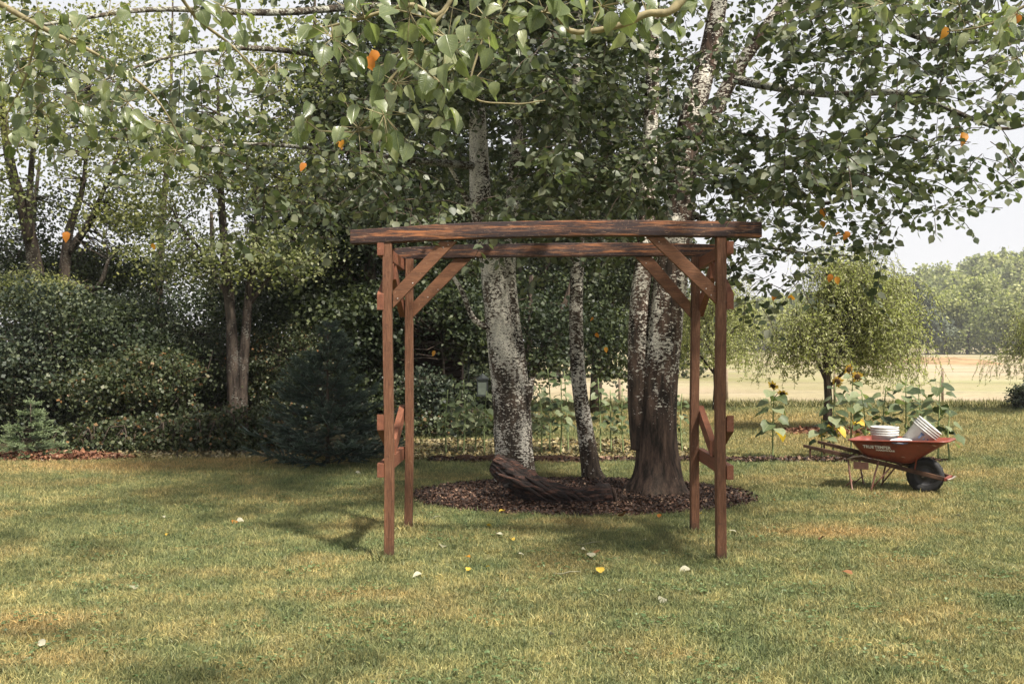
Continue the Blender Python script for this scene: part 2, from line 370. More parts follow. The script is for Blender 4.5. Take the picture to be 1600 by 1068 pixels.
# ------------------------------------------------------------------ leaves, twigs and crowns (vectorised)
def unit(a): return a / np.maximum(np.linalg.norm(a, axis=-1, keepdims=True), 1e-9)
OVAL = np.array([(0, 0, 0), (-.34, .22, .05), (-.37, .55, .06), (0, 1, 0), (.37, .55, .06), (.34, .22, .05)])   # side, along, normal
OVAL_Q = np.array([(0, 3, 2, 1), (0, 5, 4, 3)])
DIAM = np.array([(0, 0, 0), (-.36, .42, .04), (0, 1, 0), (.36, .42, .04)]); DIAM_Q = np.array([(0, 3, 2, 1)])
def leaf_arrays(P, d, nh, L, shape=OVAL, Q=OVAL_Q, width=1.0):
    d = unit(d); s = unit(np.cross(d, nh)); nn = np.cross(s, d); n = len(P); k = len(shape)
    L = np.broadcast_to(L, (n,))[:, None, None]
    V = P[:, None, :] + L * (shape[None, :, 0:1] * width * s[:, None, :] + shape[None, :, 1:2] * d[:, None, :] + shape[None, :, 2:3] * nn[:, None, :])
    F = (Q[None] + (np.arange(n) * k)[:, None, None]).reshape(-1, 4)
    return V.reshape(-1, 3), F
def rnd_dir(n, zb=0.0, zs=1.0):
    v = rng.normal(size=(n, 3)); v[:, 2] = v[:, 2] * zs + zb; return unit(v)
def leaves_obj(name, P, d, nh, L, mat, parent, shape=OVAL, Q=OVAL_Q, width=1.0, kind='stuff', val=None):
    V, F = leaf_arrays(P, d, nh, L, shape, Q, width)
    r = rng.random(len(P)) if val is None else val
    me = np_mesh(name, V, quads=F, mat=mat, rnd=np.repeat(r, len(shape)))
    return link_mesh(name, me, parent, kind)
def sticks(A, B, r0, r1):
    """n three-sided twigs from A to B"""
    n = len(A); t = unit(B - A); u = unit(np.cross(t, np.tile([.3, .2, 1.0], (n, 1)))); v = np.cross(t, u)
    V = np.empty((n, 6, 3))
    for k in range(3):
        a = 2 * math.pi * k / 3; dd = u * math.cos(a) + v * math.sin(a)
        V[:, k] = A + dd * np.reshape(r0, (-1, 1)); V[:, k + 3] = B + dd * np.reshape(r1, (-1, 1))
    Q = np.array([(0, 1, 4, 3), (1, 2, 5, 4), (2, 0, 3, 5)])
    return V.reshape(-1, 3), (Q[None] + (np.arange(n) * 6)[:, None, None]).reshape(-1, 4)
def clump_points(clusters, per, spread=.35, flat=.55):
    """clusters: (x,y,z, rx,ry,rz, number of leaves). Leaves gather in small clumps through the volume"""
    out = []
    for x, y, z, rx, ry, rz, nl in clusters:
        nc = max(1, int(nl / per)); u = rnd_dir(nc) * (rng.random((nc, 1)) ** .42)
        c = np.array((x, y, z)) + u * np.array((rx, ry, rz))
        p = np.repeat(c, per, 0) + rng.normal(size=(nc * per, 3)) * spread * np.array((1, 1, flat)); out.append(p)
    return np.vstack(out)
def woody(name, base, stems, mat, parent, seg=8, n=16):
    mb = MB()
    for k, st in enumerate(stems):
        s = spline(st, n); mb.tube([tuple(q[:3]) for q in s], [q[3] for q in s], seg, jit=lambda p, a, t: 1 + .12 * mnoise.noise(p * 3))
    return mb.build(name, mat, parent, True)

# ------------------------------------------------------------------ ground
def sheet(name, x0, x1, y0, y1, z, mat, nx=2, ny=2, f=None, kind='structure'):
    xs = np.linspace(x0, x1, nx); ys = np.linspace(y0, y1, ny); X, Y = np.meshgrid(xs, ys)
    Z = np.full_like(X, z) if f is None else f(X, Y) + z
    i = np.arange((ny - 1) * nx).reshape(ny - 1, nx)[:, :-1].ravel()
    me = np_mesh(name, np.stack([X, Y, Z], -1), quads=np.stack([i, i + 1, i + nx + 1, i + nx], 1), mat=mat, smooth=True)
    o = link_mesh(name, me); tag(o, kind=kind); return o
def hillf(X, Y):
    a = 27 * np.exp(-((X - 270) / 95) ** 2 - ((Y - 470) / 120) ** 2)
    return a + 9 * np.exp(-((X - 100) / 90) ** 2 - ((Y - 620) / 150) ** 2) + 10 * np.exp(-((X - 190) / 60) ** 2 - ((Y - 400) / 70) ** 2)
sheet('field', -700, 900, 27.5, 1200, -.02, M['field'], 140, 120, lambda X, Y: hillf(X, Y))
sheet('lawn', -30, 40, -6, 28.6, 0, M['lawn'], 60, 50)
def bankf(X, Y): return .55 * np.clip((Y - 16.2) / 5, 0, 1) * np.clip((-2.4 - X) / 2.2, 0, 1)
sheet('woodland_floor', -32, -.2, 16.0, 30, .006, M['wood_floor'], 60, 40, bankf)
def oval_sheet(name, cx, cy, rx, ry, z, h, mat, seg=72, rings=9, kind='structure', noise_a=.05):
    V = []; F = []
    for j in range(rings + 1):
        t = j / rings
        for k in range(seg):
            a = 2 * math.pi * k / seg; r = 1 + noise_a * mnoise.noise(Vector((math.cos(a) * 3, math.sin(a) * 3, cx)))
            x = cx + rx * t * r * math.cos(a); y = cy + ry * t * r * math.sin(a)
            V.append((x, y, z + h * (1 - t ** 3) * (1 + .4 * mnoise.noise(Vector((x * 4, y * 4, 0))))))
    for j in range(rings):
        for k in range(seg): F.append((j * seg + k, (j + 1) * seg + k, (j + 1) * seg + (k + 1) % seg, j * seg + (k + 1) % seg))
    mb = MB(); mb.add(V, F); o = mb.build(name, mat, smooth=True); tag(o, kind=kind); return o
BED = (.78, 11.25, 1.92, 1.38)
oval_sheet('mulch_bed', *BED, .006, .05, M['mulch'])
# long planting bed behind the trees: litter covered soil and its dark trench edge
sheet('flower_bed', -1.9, 2.9, 14.95, 18.2, .010, M['bed_soil'], 2, 2)
def trench():
    mb = MB(); n = 60; V = []
    for k in range(n + 1):
        t = k / n; x = -1.17 + 7.6 * t; y = 14.72 - .25 * max(0, t - .6)
        wv = .05 * mnoise.noise(Vector((x * 3, 0, 0)))
        hh = (.050 + .03 * mnoise.noise(Vector((x * 5, 3, 0)))) * (1 if t > .25 else 1.5)
        w2 = (.24 if t < .3 else .11) * min(1, k / 3 + .1, (n - k) / 3 + .1)
        V += [(x, y - w2 + wv, .004), (x, y - w2 * .4 + wv, hh), (x, y + w2 * .5 + wv, hh), (x, y + w2 + wv, .012)]
    F = [(4 * k + j, 4 * k + 4 + j, 4 * k + 5 + j, 4 * k + 1 + j) for k in range(n) for j in range(3)]
    mb.add(V, F); o = mb.build('bed_edge', M['mulch'], smooth=True); tag(o, kind='structure')
trench()
def chip_stuff(name, fn, n, mat, size, z=.02, label=None, cat=None):
    P = fn(n); n = len(P)
    d = rnd_dir(n, 0, .35); nh = rnd_dir(n, 1.2, .6)
    o = leaves_obj(name, P, d, nh, size * (.5 + rng.random(n)), mat, None, DIAM, DIAM_Q, 1.1); tag(o, label, cat); return o
def in_oval(cx, cy, rx, ry, z, h):
    def f(n):
        a = rng.random(n) * 2 * math.pi; r = np.sqrt(rng.random(n)) * 1.03
        return np.stack([cx + rx * r * np.cos(a), cy + ry * r * np.sin(a), z + h * (1 - r ** 3) + rng.random(n) * .02], 1)
    return f
def in_rect(x0, x1, y0, y1, z=.015):
    return lambda n: np.stack([x0 + (x1 - x0) * rng.random(n), y0 + (y1 - y0) * rng.random(n), z + rng.random(n) * .02], 1)
chip_stuff('bark_mulch', in_oval(*BED, .015, .05), 16000, M['chip'], .030, label='dark bark mulch spread in an oval around the three alder trunks', cat='mulch')
chip_stuff('bed_edge_mulch', in_rect(-1.2, 6.3, 14.52, 14.84, .03), 4200, M['chip'], .05, label='dark mulch strip along the front edge of the flower bed', cat='mulch')
chip_stuff('leaf_litter', in_rect(-1.9, 2.9, 14.9, 18.0), 9000, M['litter'], .055, label='yellow and straw coloured leaf litter lying on the flower bed behind the alders', cat='leaf litter')
chip_stuff('hedge_litter', in_rect(-7.0, -1.9, 14.95, 16.1), 6500, M['litter'], .07, label='pale dead leaves and chips along the foot of the bramble hedge', cat='leaf litter')
oval_sheet('fir_mulch', -7.0, 15.0, 1.25, .42, .006, .04, M['red_mulch'])
chip_stuff('fir_wood_chips', in_oval(-7.0, 15.0, 1.3, .45, .02, .05), 2200, M['red_chip'], .06, label='reddish wood chips around the foot of the small young fir', cat='wood chips')
oval_sheet('willow_mulch', gx(1300, 19.6), 19.6, .95, .75, .006, .05, M['red_mulch'])
chip_stuff('willow_wood_chips', in_oval(gx(1300, 19.6), 19.6, .98, .78, .02, .05), 1500, M['red_chip'], .07, label='reddish wood chips ringing the weeping willow trunk', cat='wood chips')
oval_sheet('distant_hay', gx(1512, 105), 112, 5.5, 10, -.02, .6, M['red_mulch'] if False else flat('brown_hay', (.27, .185, .105), .95, .05, scale=.6, var=.4))

# grass: tufts scattered over the lawn
def make_grass():
    tufts = []
    coll = bpy.data.collections.new('grass_tufts')
    for k in range(6):
        nb = 26; a = rng.random(nb) * 2 * math.pi; r = .05 * np.sqrt(rng.random(nb))
        P = np.stack([r * np.cos(a), r * np.sin(a), np.full(nb, -.004)], 1)
        lean = rnd_dir(nb, 1.15, .4); H = .020 + .034 * rng.random(nb)
        side = unit(np.cross(lean, rnd_dir(nb))); mid = P + lean * H[:, None] * .55; tip = mid + unit(lean + rnd_dir(nb) * .75) * H[:, None] * .6
        wd = (.0019 + .0016 * rng.random(nb))[:, None]
        V = np.stack([P - side * wd, P + side * wd, mid + side * wd * .8, mid - side * wd * .8, tip], 1).reshape(-1, 3)
        b = (np.arange(nb) * 5)[:, None]
        me = np_mesh('grass_tuft', V, quads=b + np.array([0, 1, 2, 3]), tris=b + np.array([3, 2, 4]), mat=M['blade'], rnd=np.repeat(rng.random(nb), 5))
        o = bpy.data.objects.new('grass_tuft', me); coll.objects.link(o)
    pts = []
    def fill(y0, y1, dens, sc, xr=None):
        hw0 = y1 * .53 + .4
        n = int(dens * (y1 - y0) * 2 * hw0); x = (rng.random(n) * 2 - 1) * hw0; y = y0 + (y1 - y0) * rng.random(n)
        k = np.abs(x) < y * .53 + .4; x, y = x[k], y[k]
        e = ((x - BED[0]) / (BED[2] + .02)) ** 2 + ((y - BED[1]) / (BED[3] + .02)) ** 2
        wob = .06 * np.sin(x * 9) * np.cos(y * 7)
        keep = e + wob > 1.0
        keep &= ~((x > -1.9) & (x < 2.9 + .3 * np.sin(y * 3)) & (y > 14.55) & (y < 18.2) & (rng.random(len(x)) > .30))
        keep &= ~((x < -1.9) & (y > 15.35 + .25 * np.sin(x * 2.1)) )
        keep &= ((x + 7.0) / 1.2) ** 2 + ((y - 15) / .4) ** 2 > 1
        keep &= ((x - gx(1300, 19.6)) / .9) ** 2 + ((y - 19.6) / .7) ** 2 > 1
        keep &= ~((x > -1.3) & (x < 6.5) & (y > 14.45 + .05 * np.sin(x * 5)) & (y < 14.86) & (rng.random(len(x)) > .06))
        x, y = x[keep], y[keep]
        pts.append(np.stack([x, y, np.zeros_like(x), sc * (.7 + .6 * rng.random(len(x)))], 1))
    fill(4.2, 5.5, 900, .9); fill(5.5, 7.5, 800, .9); fill(7.5, 10, 600, .95); fill(10, 13, 380, 1.1); fill(13, 17, 220, 1.3); fill(17, 22, 90, 1.7); fill(22, 28.4, 50, 2.2)
    for px, D in ((607.5, 7.84), (1124, 7.71), (638, 9.09), (1083, 8.96)):      # longer grass left standing at the post feet
        k = 46; a = rng.random(k) * 6.28; r = .05 + .05 * rng.random(k) ; pts.append(np.stack([gx(px, D) + r * np.cos(a), D + r * np.sin(a), np.zeros(k), 1.2 + .9 * rng.random(k)], 1))
    for k0 in range(90):      # coarse clumps here and there
        y0_ = 4.4 + 8 * rng.random(); x0_ = (rng.random() * 2 - 1) * y0_ * .5; k = 14
        if ((x0_ - BED[0]) / (BED[2] + .2)) ** 2 + ((y0_ - BED[1]) / (BED[3] + .2)) ** 2 < 1: continue
        pts.append(np.stack([x0_ + rng.normal(size=k) * .05, y0_ + rng.normal(size=k) * .05, np.zeros(k), 1.1 + .5 * rng.random(k)], 1))
    A = np.vstack(pts); n = len(A); print('tufts', n)
    me = bpy.data.meshes.new('lawn_grass'); me.vertices.add(n); me.vertices.foreach_set('co', A[:, :3].astype(np.float32).ravel())
    s = me.attributes.new('scl', 'FLOAT', 'POINT'); s.data.foreach_set('value', A[:, 3].astype(np.float32))
    r = me.attributes.new('rot', 'FLOAT_VECTOR', 'POINT')
    rv = np.stack([rng.normal(size=n) * .12, rng.normal(size=n) * .12, rng.random(n) * 6.28], 1).astype(np.float32); r.data.foreach_set('vector', rv.ravel())
    o = link_mesh('lawn_grass', me, None, 'stuff'); tag(o, 'short mown lawn grass, green with dry yellow patches', 'grass')
    g = bpy.data.node_groups.new('scatter', 'GeometryNodeTree')
    g.interface.new_socket('Geometry', in_out='INPUT', socket_type='NodeSocketGeometry'); g.interface.new_socket('Geometry', in_out='OUTPUT', socket_type='NodeSocketGeometry')
    gi = g.nodes.new('NodeGroupInput'); go = g.nodes.new('NodeGroupOutput')
    ci = g.nodes.new('GeometryNodeCollectionInfo'); ci.inputs['Collection'].default_value = coll; ci.inputs['Separate Children'].default_value = True; ci.inputs['Reset Children'].default_value = True
    io = g.nodes.new('GeometryNodeInstanceOnPoints'); io.inputs['Pick Instance'].default_value = True
    m2p = g.nodes.new('GeometryNodeMeshToPoints')
    ns_ = g.nodes.new('GeometryNodeInputNamedAttribute'); ns_.data_type = 'FLOAT'; ns_.inputs['Name'].default_value = 'scl'
    nr = g.nodes.new('GeometryNodeInputNamedAttribute'); nr.data_type = 'FLOAT_VECTOR'; nr.inputs['Name'].default_value = 'rot'
    L = g.links.new
    L(gi.outputs[0], m2p.inputs[0]); L(m2p.outputs[0], io.inputs['Points']); L(ci.outputs[0], io.inputs['Instance'])
    L(nr.outputs[0], io.inputs['Rotation']); L(ns_.outputs[0], io.inputs['Scale']); L(io.outputs[0], go.inputs[0])
    md = o.modifiers.new('scatter', 'NODES'); md.node_group = g
make_grass()

def clover():
    m = leaf_mat('clover_leaf', [(0, (.05, .085, .03)), (.6, (.10, .15, .06)), (1, (.18, .23, .10))], .3, .5)
    P, D_, N_, L_ = [], [], [], []
    for k in range(240):
        y = 4.4 + 9.5 * rng.random() ** 1.2; x = (rng.random() * 2 - 1) * y * .52
        if ((x - BED[0]) / (BED[2] + .3)) ** 2 + ((y - BED[1]) / (BED[3] + .3)) ** 2 < 1: continue
        n = int(6 + 22 * rng.random()); c = np.stack([x + rng.normal(size=n) * .10, y + rng.normal(size=n) * .09, .028 + .014 * rng.random(n)], 1)
        for j in range(3):
            a = rng.random(n) * 6.28 if j == 0 else a + 2.1
            P.append(c); D_.append(np.stack([np.cos(a), np.sin(a), .25 * np.ones(n)], 1)); N_.append(rnd_dir(n, 2.5, .5)); L_.append(.011 + .009 * rng.random(n))
    o = leaves_obj('clover', np.vstack(P), np.vstack(D_), np.vstack(N_), np.concatenate(L_), m, None, DIAM, DIAM_Q, 1.6); tag(o, 'small clover leaves growing in patches among the lawn grass', 'clover')
clover()

# rough grass along the field fence
def rough_grass():
    n = 26000; x = -2 + 26 * rng.random(n); y = 27.3 + 1.8 * rng.random(n)
    P = np.stack([x, y, np.zeros(n)], 1); d = rnd_dir(n, 1.6, .4)
    o = leaves_obj('rough_grass', P, d, rnd_dir(n), .09 + .20 * rng.random(n), leaf_mat('rough_grass_blade', [(0, (.07, .075, .03)), (.6, (.16, .16, .06)), (1, (.40, .34, .17))], .2, .7), None, DIAM, DIAM_Q, .12)
    tag(o, 'uncut grass strip between the lawn and the dry field', 'grass')
rough_grass()

# ------------------------------------------------------------------ far hills, tree lines
def far_tree_pts(cx, cy, z, h, r, n, low=.25):
    cl = [(cx + r * .35 * rng.normal(), cy + r * .3 * rng.normal(), z + h * (low + (1 - low) * q), r * s, r * s, h * .20, n // 6)
          for q, s in ((.15, .9), (.3, 1.0), (.45, .95), (.6, .85), (.75, .65), (.9, .38))]
    return clump_points(cl, 10, r * .12, .7)
def far_stuff():
    # wood covering the far hills
    P = []
    for k in range(330):
        y = 330 + 290 * rng.random(); x = y * (.18 + .40 * rng.random()) + rng.normal() * 5
        z = float(hillf(np.array(x), np.array(y)))
        P.append(far_tree_pts(x, y, z, 13 + 6 * rng.random(), 5.5 + 2 * rng.random(), 620, .1))
    P = np.vstack(P); n = len(P)
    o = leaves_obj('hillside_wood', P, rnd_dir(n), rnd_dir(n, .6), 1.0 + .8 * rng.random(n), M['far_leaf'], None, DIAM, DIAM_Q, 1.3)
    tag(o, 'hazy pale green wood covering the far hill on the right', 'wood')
    P = []
    for k in range(46):
        x = 75 + 84 * k / 46 + rng.normal() * 2; y = 330 + 25 * rng.random()
        P.append(far_tree_pts(x, y, 0, 15 + 5 * rng.random(), 4 + 1.5 * rng.random(), 420, .15))
    P = np.vstack(P); n = len(P)
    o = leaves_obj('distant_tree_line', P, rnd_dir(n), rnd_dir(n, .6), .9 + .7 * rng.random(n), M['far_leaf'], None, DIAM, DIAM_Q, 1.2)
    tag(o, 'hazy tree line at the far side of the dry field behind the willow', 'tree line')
far_stuff()
def simple_tree(name, x, y, z, h, r, n, mat, label, cat, group, size, low=.2, trunk_r=None, barkm='bark_dark'):
    t = empty(name, (x, y, z), label, cat, group)
    mb = MB(); tr = trunk_r or h * .02
    mb.tube([(x, y, z - .2), (x + .02 * h, y, z + h * .3), (x - .01 * h, y + .01 * h, z + h * .7)], [tr * 1.3, tr, tr * .35], 7)
    mb.build('trunk', M[barkm], t, True)
    P = far_tree_pts(x, y, z, h, r, n, low); m = len(P)
    leaves_obj('crown', P, rnd_dir(m), rnd_dir(m, .7), size * (.6 + .8 * rng.random(m)), mat, t, DIAM, DIAM_Q, 1.15)
    return t
hz = [(1448, 250, 14, 5.5, 'far_dark', 'dark grey-green conifer standing at the left end of the far hill wood', .2),
      (1475, 262, 16, 6.5, 'far_leaf', 'pale rounded tree at the field edge right of the dark conifer', .0),
      (1512, 255, 18, 7.5, 'far_leaf', 'broad pale tree in the middle of the row below the far hill', .0),
      (1552, 265, 20, 7.5, 'far_leaf', 'tall pale tree in the row below the far hill, second from the photo edge', .0),
      (1592, 250, 17, 6.5, 'far_leaf', 'dull green tree of the far row nearest the right edge of the photo', .0)]
for px, D, h, r, mt, lab, low in hz:
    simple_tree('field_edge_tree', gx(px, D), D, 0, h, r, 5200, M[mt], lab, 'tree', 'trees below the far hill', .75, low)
# trees across the near field, seen dark between the alder trunks
for k, (px, h, r, lab) in enumerate([(700, 10, 3.6, 'dark broad tree beyond the shed at the far side of the near field'), (790, 11, 3.6, 'dark tree beyond the field seen behind the left alder trunk'),
        (868, 12, 3.6, 'dark tree beyond the field seen between the left alder and the thin alder'), (948, 11, 3.4, 'dark tree beyond the field seen between the thin alder and the right alder'),
        (1030, 9, 2.8, 'dark tree beyond the field hidden mostly by the right alder trunk')]):
    simple_tree('field_tree', gx(px, 57), 57 + k % 2 * 2, 0, h, r, 9000, M['wood_leaf'], lab, 'tree', 'dark trees across the near field', .24, .03, .22)

# field fence
def fence():
    t = empty('wire_fence', (8, 29.6, 0), 'thin wire fence with weathered wooden posts along the edge of the dry field', 'fence')
    xs = [3.2 * k - 6 for k in range(12)]
    gm = flat('grey_post', (.22, .17, .12), .9, .1)
    mb = MB(); mb.tube([(0, 0, -.1), (.01, 0, .5), (0, .01, 1.08)], [.04, .038, .035], 7); me = None
    for x in xs:
        if me is None:
            o = mb.build('post', gm, t, True, local=True); me = o.data
        else:
            o = link_mesh('post', me, t, local=True)
        o.location = (x - 2, 0, 0); o.rotation_euler = (rng.normal() * .03, rng.normal() * .03, rng.random() * 6)
    wm = flat('wire', (.25, .24, .22), .5, .4, .8)
    for z in (.35, .65, .95):
        w_ = MB(); w_.tube([(x + 6.0, 29.55, z + .01 * rng.normal()) for x in xs], .0035, 4); w_.build('wire', wm, t)
fence()

# ------------------------------------------------------------------ woods on the left and behind
def tree(name, base, stems, clusters, per, size, leafm, barkm, label, cat='tree', group=None, spread=.3, twigs=True, seg=8, flat_=.55, shape=DIAM, Q=DIAM_Q, width=1.15):
    t = empty(name, base, label, cat, group)
    mb = MB(); allp = []
    for st in stems:
        s = spline(st, 14); mb.tube([tuple(q[:3]) for q in s], [max(q[3], .004) for q in s], seg, jit=lambda p, a, tt: 1 + .13 * mnoise.noise(p * 2.5))
        allp.append(s[4:, :3])
    mb.build('trunk', M[barkm], t, True)
    P = clump_points(clusters, per, spread, flat_); n = len(P)
    if twigs and allp:
        A = np.vstack(allp); c = P[::max(per, 20)] ; idx = [int(np.argmin(((A - q) ** 2).sum(1))) for q in c]
        S = A[idx]; dd = np.linalg.norm(c - S, axis=1); kk = dd < .95; c, S, dd = c[kk], S[kk], dd[kk]; mid = (S + c) / 2 + rng.normal(size=c.shape) * .08 * dd[:, None]
        V1, F1 = sticks(S, mid, .010 + .006 * dd, .007 + .003 * dd); V2, F2 = sticks(mid, c, .007 + .003 * dd, np.full(len(c), .004))
        me = np_mesh('branches', np.vstack([V1, V2]), quads=np.vstack([F1, F2 + len(V1)]), mat=M[barkm]); link_mesh('branches', me, t, 'stuff')
    leaves_obj('foliage', P, rnd_dir(n, -.25), rnd_dir(n, .9), size * (.6 + .8 * rng.random(n)), M[leafm], t, shape, Q, width)
    return t
def S(px, py, D, r, dy=0): p = at(px, py, D); return (p.x, p.y + dy, p.z, r)
def K(px, py, D, rx, ry, rz, n): p = at(px, py, D); return (p.x, p.y, p.z, rx, ry, rz, n)

WG = 'woodland trees behind the hedge'
tree('woodland_tree', (gx(370, 20), 18.2, .2), [[S(366, 690, 18.2, .14), S(364, 560, 18.2, .12), S(356, 440, 18.2, .09), S(345, 300, 18.2, .06), S(340, 120, 18.2, .02)],
     [S(376, 690, 18.25, .12), S(378, 600, 18.25, .11), S(388, 470, 18.2, .08), S(402, 330, 18.2, .05), S(410, 150, 18.2, .02)],
     [S(358, 470, 18.2, .05), S(320, 400, 18.2, .035), S(280, 350, 18.0, .02)], [S(386, 480, 18.2, .05), S(430, 420, 18.2, .03), S(470, 360, 18.2, .015)]],
     [K(320, 400, 18.2, 1.5, 1.2, .6, 4200), K(420, 400, 18.2, 1.1, 1.2, .6, 3400), K(300, 270, 18.2, 1.6, 1.2, .9, 3300), K(410, 250, 18.2, 1.3, 1.2, .9, 4200), K(350, 130, 18.2, 1.8, 1.3, 1.0, 1500), K(440, 80, 18.2, 1.3, 1.2, .9, 1600)],
     26, .066, 'light_leaf', 'bark_far', 'twin-trunked tree with pale yellow-green leaves behind the hedge', group=WG, spread=.26, flat_=.35)
tree('woodland_tree', (gx(100, 19), 19, .2), [[S(92, 700, 19, .15), S(98, 490, 19, .12), S(106, 370, 19, .09), S(130, 290, 19, .05), S(140, 150, 19, .02)],
     [S(102, 400, 19, .08), S(140, 345, 19, .06), S(165, 290, 19, .04), S(200, 200, 19, .02)], [S(98, 440, 19, .06), S(150, 450, 18.6, .05), S(170, 405, 18.4, .03)]],
     [K(150, 230, 19, 1.5, 1.2, .8, 3200), K(90, 110, 19, 1.5, 1.2, .9, 3000), K(200, 60, 19, 1.2, 1.2, .7, 2200), K(200, 330, 19, 1.0, 1.0, .5, 2200)],
     9, .068, 'light_leaf', 'bark_far', 'dark multi-stemmed tree forking low at the left', group=WG)
tree('woodland_tree', (gx(70, 18.6), 18.6, .2), [[S(70, 600, 18.6, .18), S(60, 450, 18.4, .15), S(40, 340, 18.2, .12), S(15, 250, 18, .09), S(-10, 60, 17.5, .04)],
     [S(45, 380, 18.2, .07), S(50, 250, 18, .05), S(70, 120, 17.8, .02)]],
     [K(10, 180, 16.5, 1.0, 1.0, .6, 2000), K(20, 60, 16.5, 1.4, 1.2, .6, 2600), K(-60, 300, 16.5, 1.0, 1.0, .8, 2400)],
     9, .068, 'light_leaf', 'bark_far', 'thick leaning grey trunk at the far left edge', group=WG)
tree('woodland_tree', (gx(250, 24), 24, .4), [[S(240, 690, 24, .14), S(250, 400, 24, .1), S(265, 200, 24, .05), S(270, 0, 24, .02)]],
     [K(230, 470, 24, 2.3, 1.5, .8, 6000), K(120, 470, 24, 2.0, 1.5, .7, 5000), K(290, 220, 24, 1.6, 1.5, .9, 1800), K(0, 440, 24, 1.6, 1.5, .8, 4000)],
     10, .075, 'wood_leaf', 'bark_dark', 'dark bushy tree filling the gap between the multi-stemmed tree and the twin-trunked tree', group=WG)
DG = 'dark trees behind the arbor'
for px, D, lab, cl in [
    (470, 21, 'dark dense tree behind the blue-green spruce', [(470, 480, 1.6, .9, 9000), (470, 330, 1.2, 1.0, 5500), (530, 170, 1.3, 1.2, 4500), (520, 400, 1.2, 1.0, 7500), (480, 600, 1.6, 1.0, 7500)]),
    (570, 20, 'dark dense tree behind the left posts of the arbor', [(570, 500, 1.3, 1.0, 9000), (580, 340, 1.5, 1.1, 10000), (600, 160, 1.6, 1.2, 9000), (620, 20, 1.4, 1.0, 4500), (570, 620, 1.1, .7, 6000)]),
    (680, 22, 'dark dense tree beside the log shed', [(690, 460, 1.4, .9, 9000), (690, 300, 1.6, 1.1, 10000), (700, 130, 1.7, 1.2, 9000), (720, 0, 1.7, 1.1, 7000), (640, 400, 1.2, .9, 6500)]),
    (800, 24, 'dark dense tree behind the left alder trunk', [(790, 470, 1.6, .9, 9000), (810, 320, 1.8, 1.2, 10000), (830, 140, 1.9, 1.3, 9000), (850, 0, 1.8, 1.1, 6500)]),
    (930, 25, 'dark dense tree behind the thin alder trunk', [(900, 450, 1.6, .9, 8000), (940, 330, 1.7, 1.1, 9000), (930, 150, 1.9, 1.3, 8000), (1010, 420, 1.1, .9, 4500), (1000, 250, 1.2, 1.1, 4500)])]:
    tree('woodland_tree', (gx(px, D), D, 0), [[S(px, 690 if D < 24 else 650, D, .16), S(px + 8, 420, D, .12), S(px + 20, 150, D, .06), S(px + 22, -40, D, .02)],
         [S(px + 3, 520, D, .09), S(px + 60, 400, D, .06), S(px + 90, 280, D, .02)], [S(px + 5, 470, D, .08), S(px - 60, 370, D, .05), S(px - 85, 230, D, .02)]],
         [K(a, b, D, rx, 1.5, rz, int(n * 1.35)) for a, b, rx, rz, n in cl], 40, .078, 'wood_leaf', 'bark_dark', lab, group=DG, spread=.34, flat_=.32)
tree('shrub', (gx(700, 19.3), 19.3, 0), [[S(700, 700, 19.3, .04), S(690, 520, 19.3, .02)]], [K(680, 480, 19.3, .95, .5, .42, 3800), K(600, 500, 19.2, .6, .5, .8, 3400), K(725, 520, 19.4, .45, .4, .5, 2000)], 8, .085, 'wood_leaf', 'bark_dark', 'dark leafy elder hanging over the roof of the log shed', 'shrub', None, .16)
# leaning dark stem between the trunks
tree('woodland_tree', (gx(815, 21), 21, 0), [[S(812, 700, 21, .10), S(825, 600, 21, .10), S(850, 540, 21, .09), S(880, 480, 21, .06), S(905, 400, 21, .03)], [S(818, 640, 21, .09), S(826, 540, 21, .07), S(830, 430, 21, .04)]],
     [K(860, 560, 20.5, .5, .5, .35, 900), K(850, 500, 20.5, .6, .6, .4, 1200), K(940, 520, 22, 1.0, .7, .6, 2800), K(955, 575, 22, .6, .6, .25, 900)], 8, .085, 'wood_leaf', 'bark_dark', 'slim dark tree leaning right, seen between the left and thin alder trunks', group=DG)

tree('woodland_tree', (gx(60, 21), 21, .3), [[S(50, 700, 21, .12), S(62, 520, 21, .10), S(50, 380, 21, .07), S(62, 250, 21, .03)], [S(60, 480, 21, .06), S(110, 400, 21, .04), S(150, 340, 21, .02)]],
     [K(30, 400, 21, 1.2, 1.0, .6, 3800), K(120, 420, 21, 1.1, 1.0, .5, 3600), K(210, 420, 21, 1.0, 1.0, .45, 3200), K(70, 330, 21, 1.1, 1.0, .5, 1500), K(230, 350, 21, .9, 1.0, .4, 1500)],
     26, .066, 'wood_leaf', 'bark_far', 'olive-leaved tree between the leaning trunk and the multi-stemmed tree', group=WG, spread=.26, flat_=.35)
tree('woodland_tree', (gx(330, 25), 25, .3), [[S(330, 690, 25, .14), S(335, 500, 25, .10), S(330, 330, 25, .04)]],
     [K(x_, y_, 25, 1.5, 1.0, .8, 4200) for x_, y_ in ((20, 570), (120, 560), (220, 570), (320, 560), (420, 590), (380, 480))], 12, .09, 'wood_leaf', 'bark_dark', 'darkest tree deep in the wood behind the low hedge', group=WG)
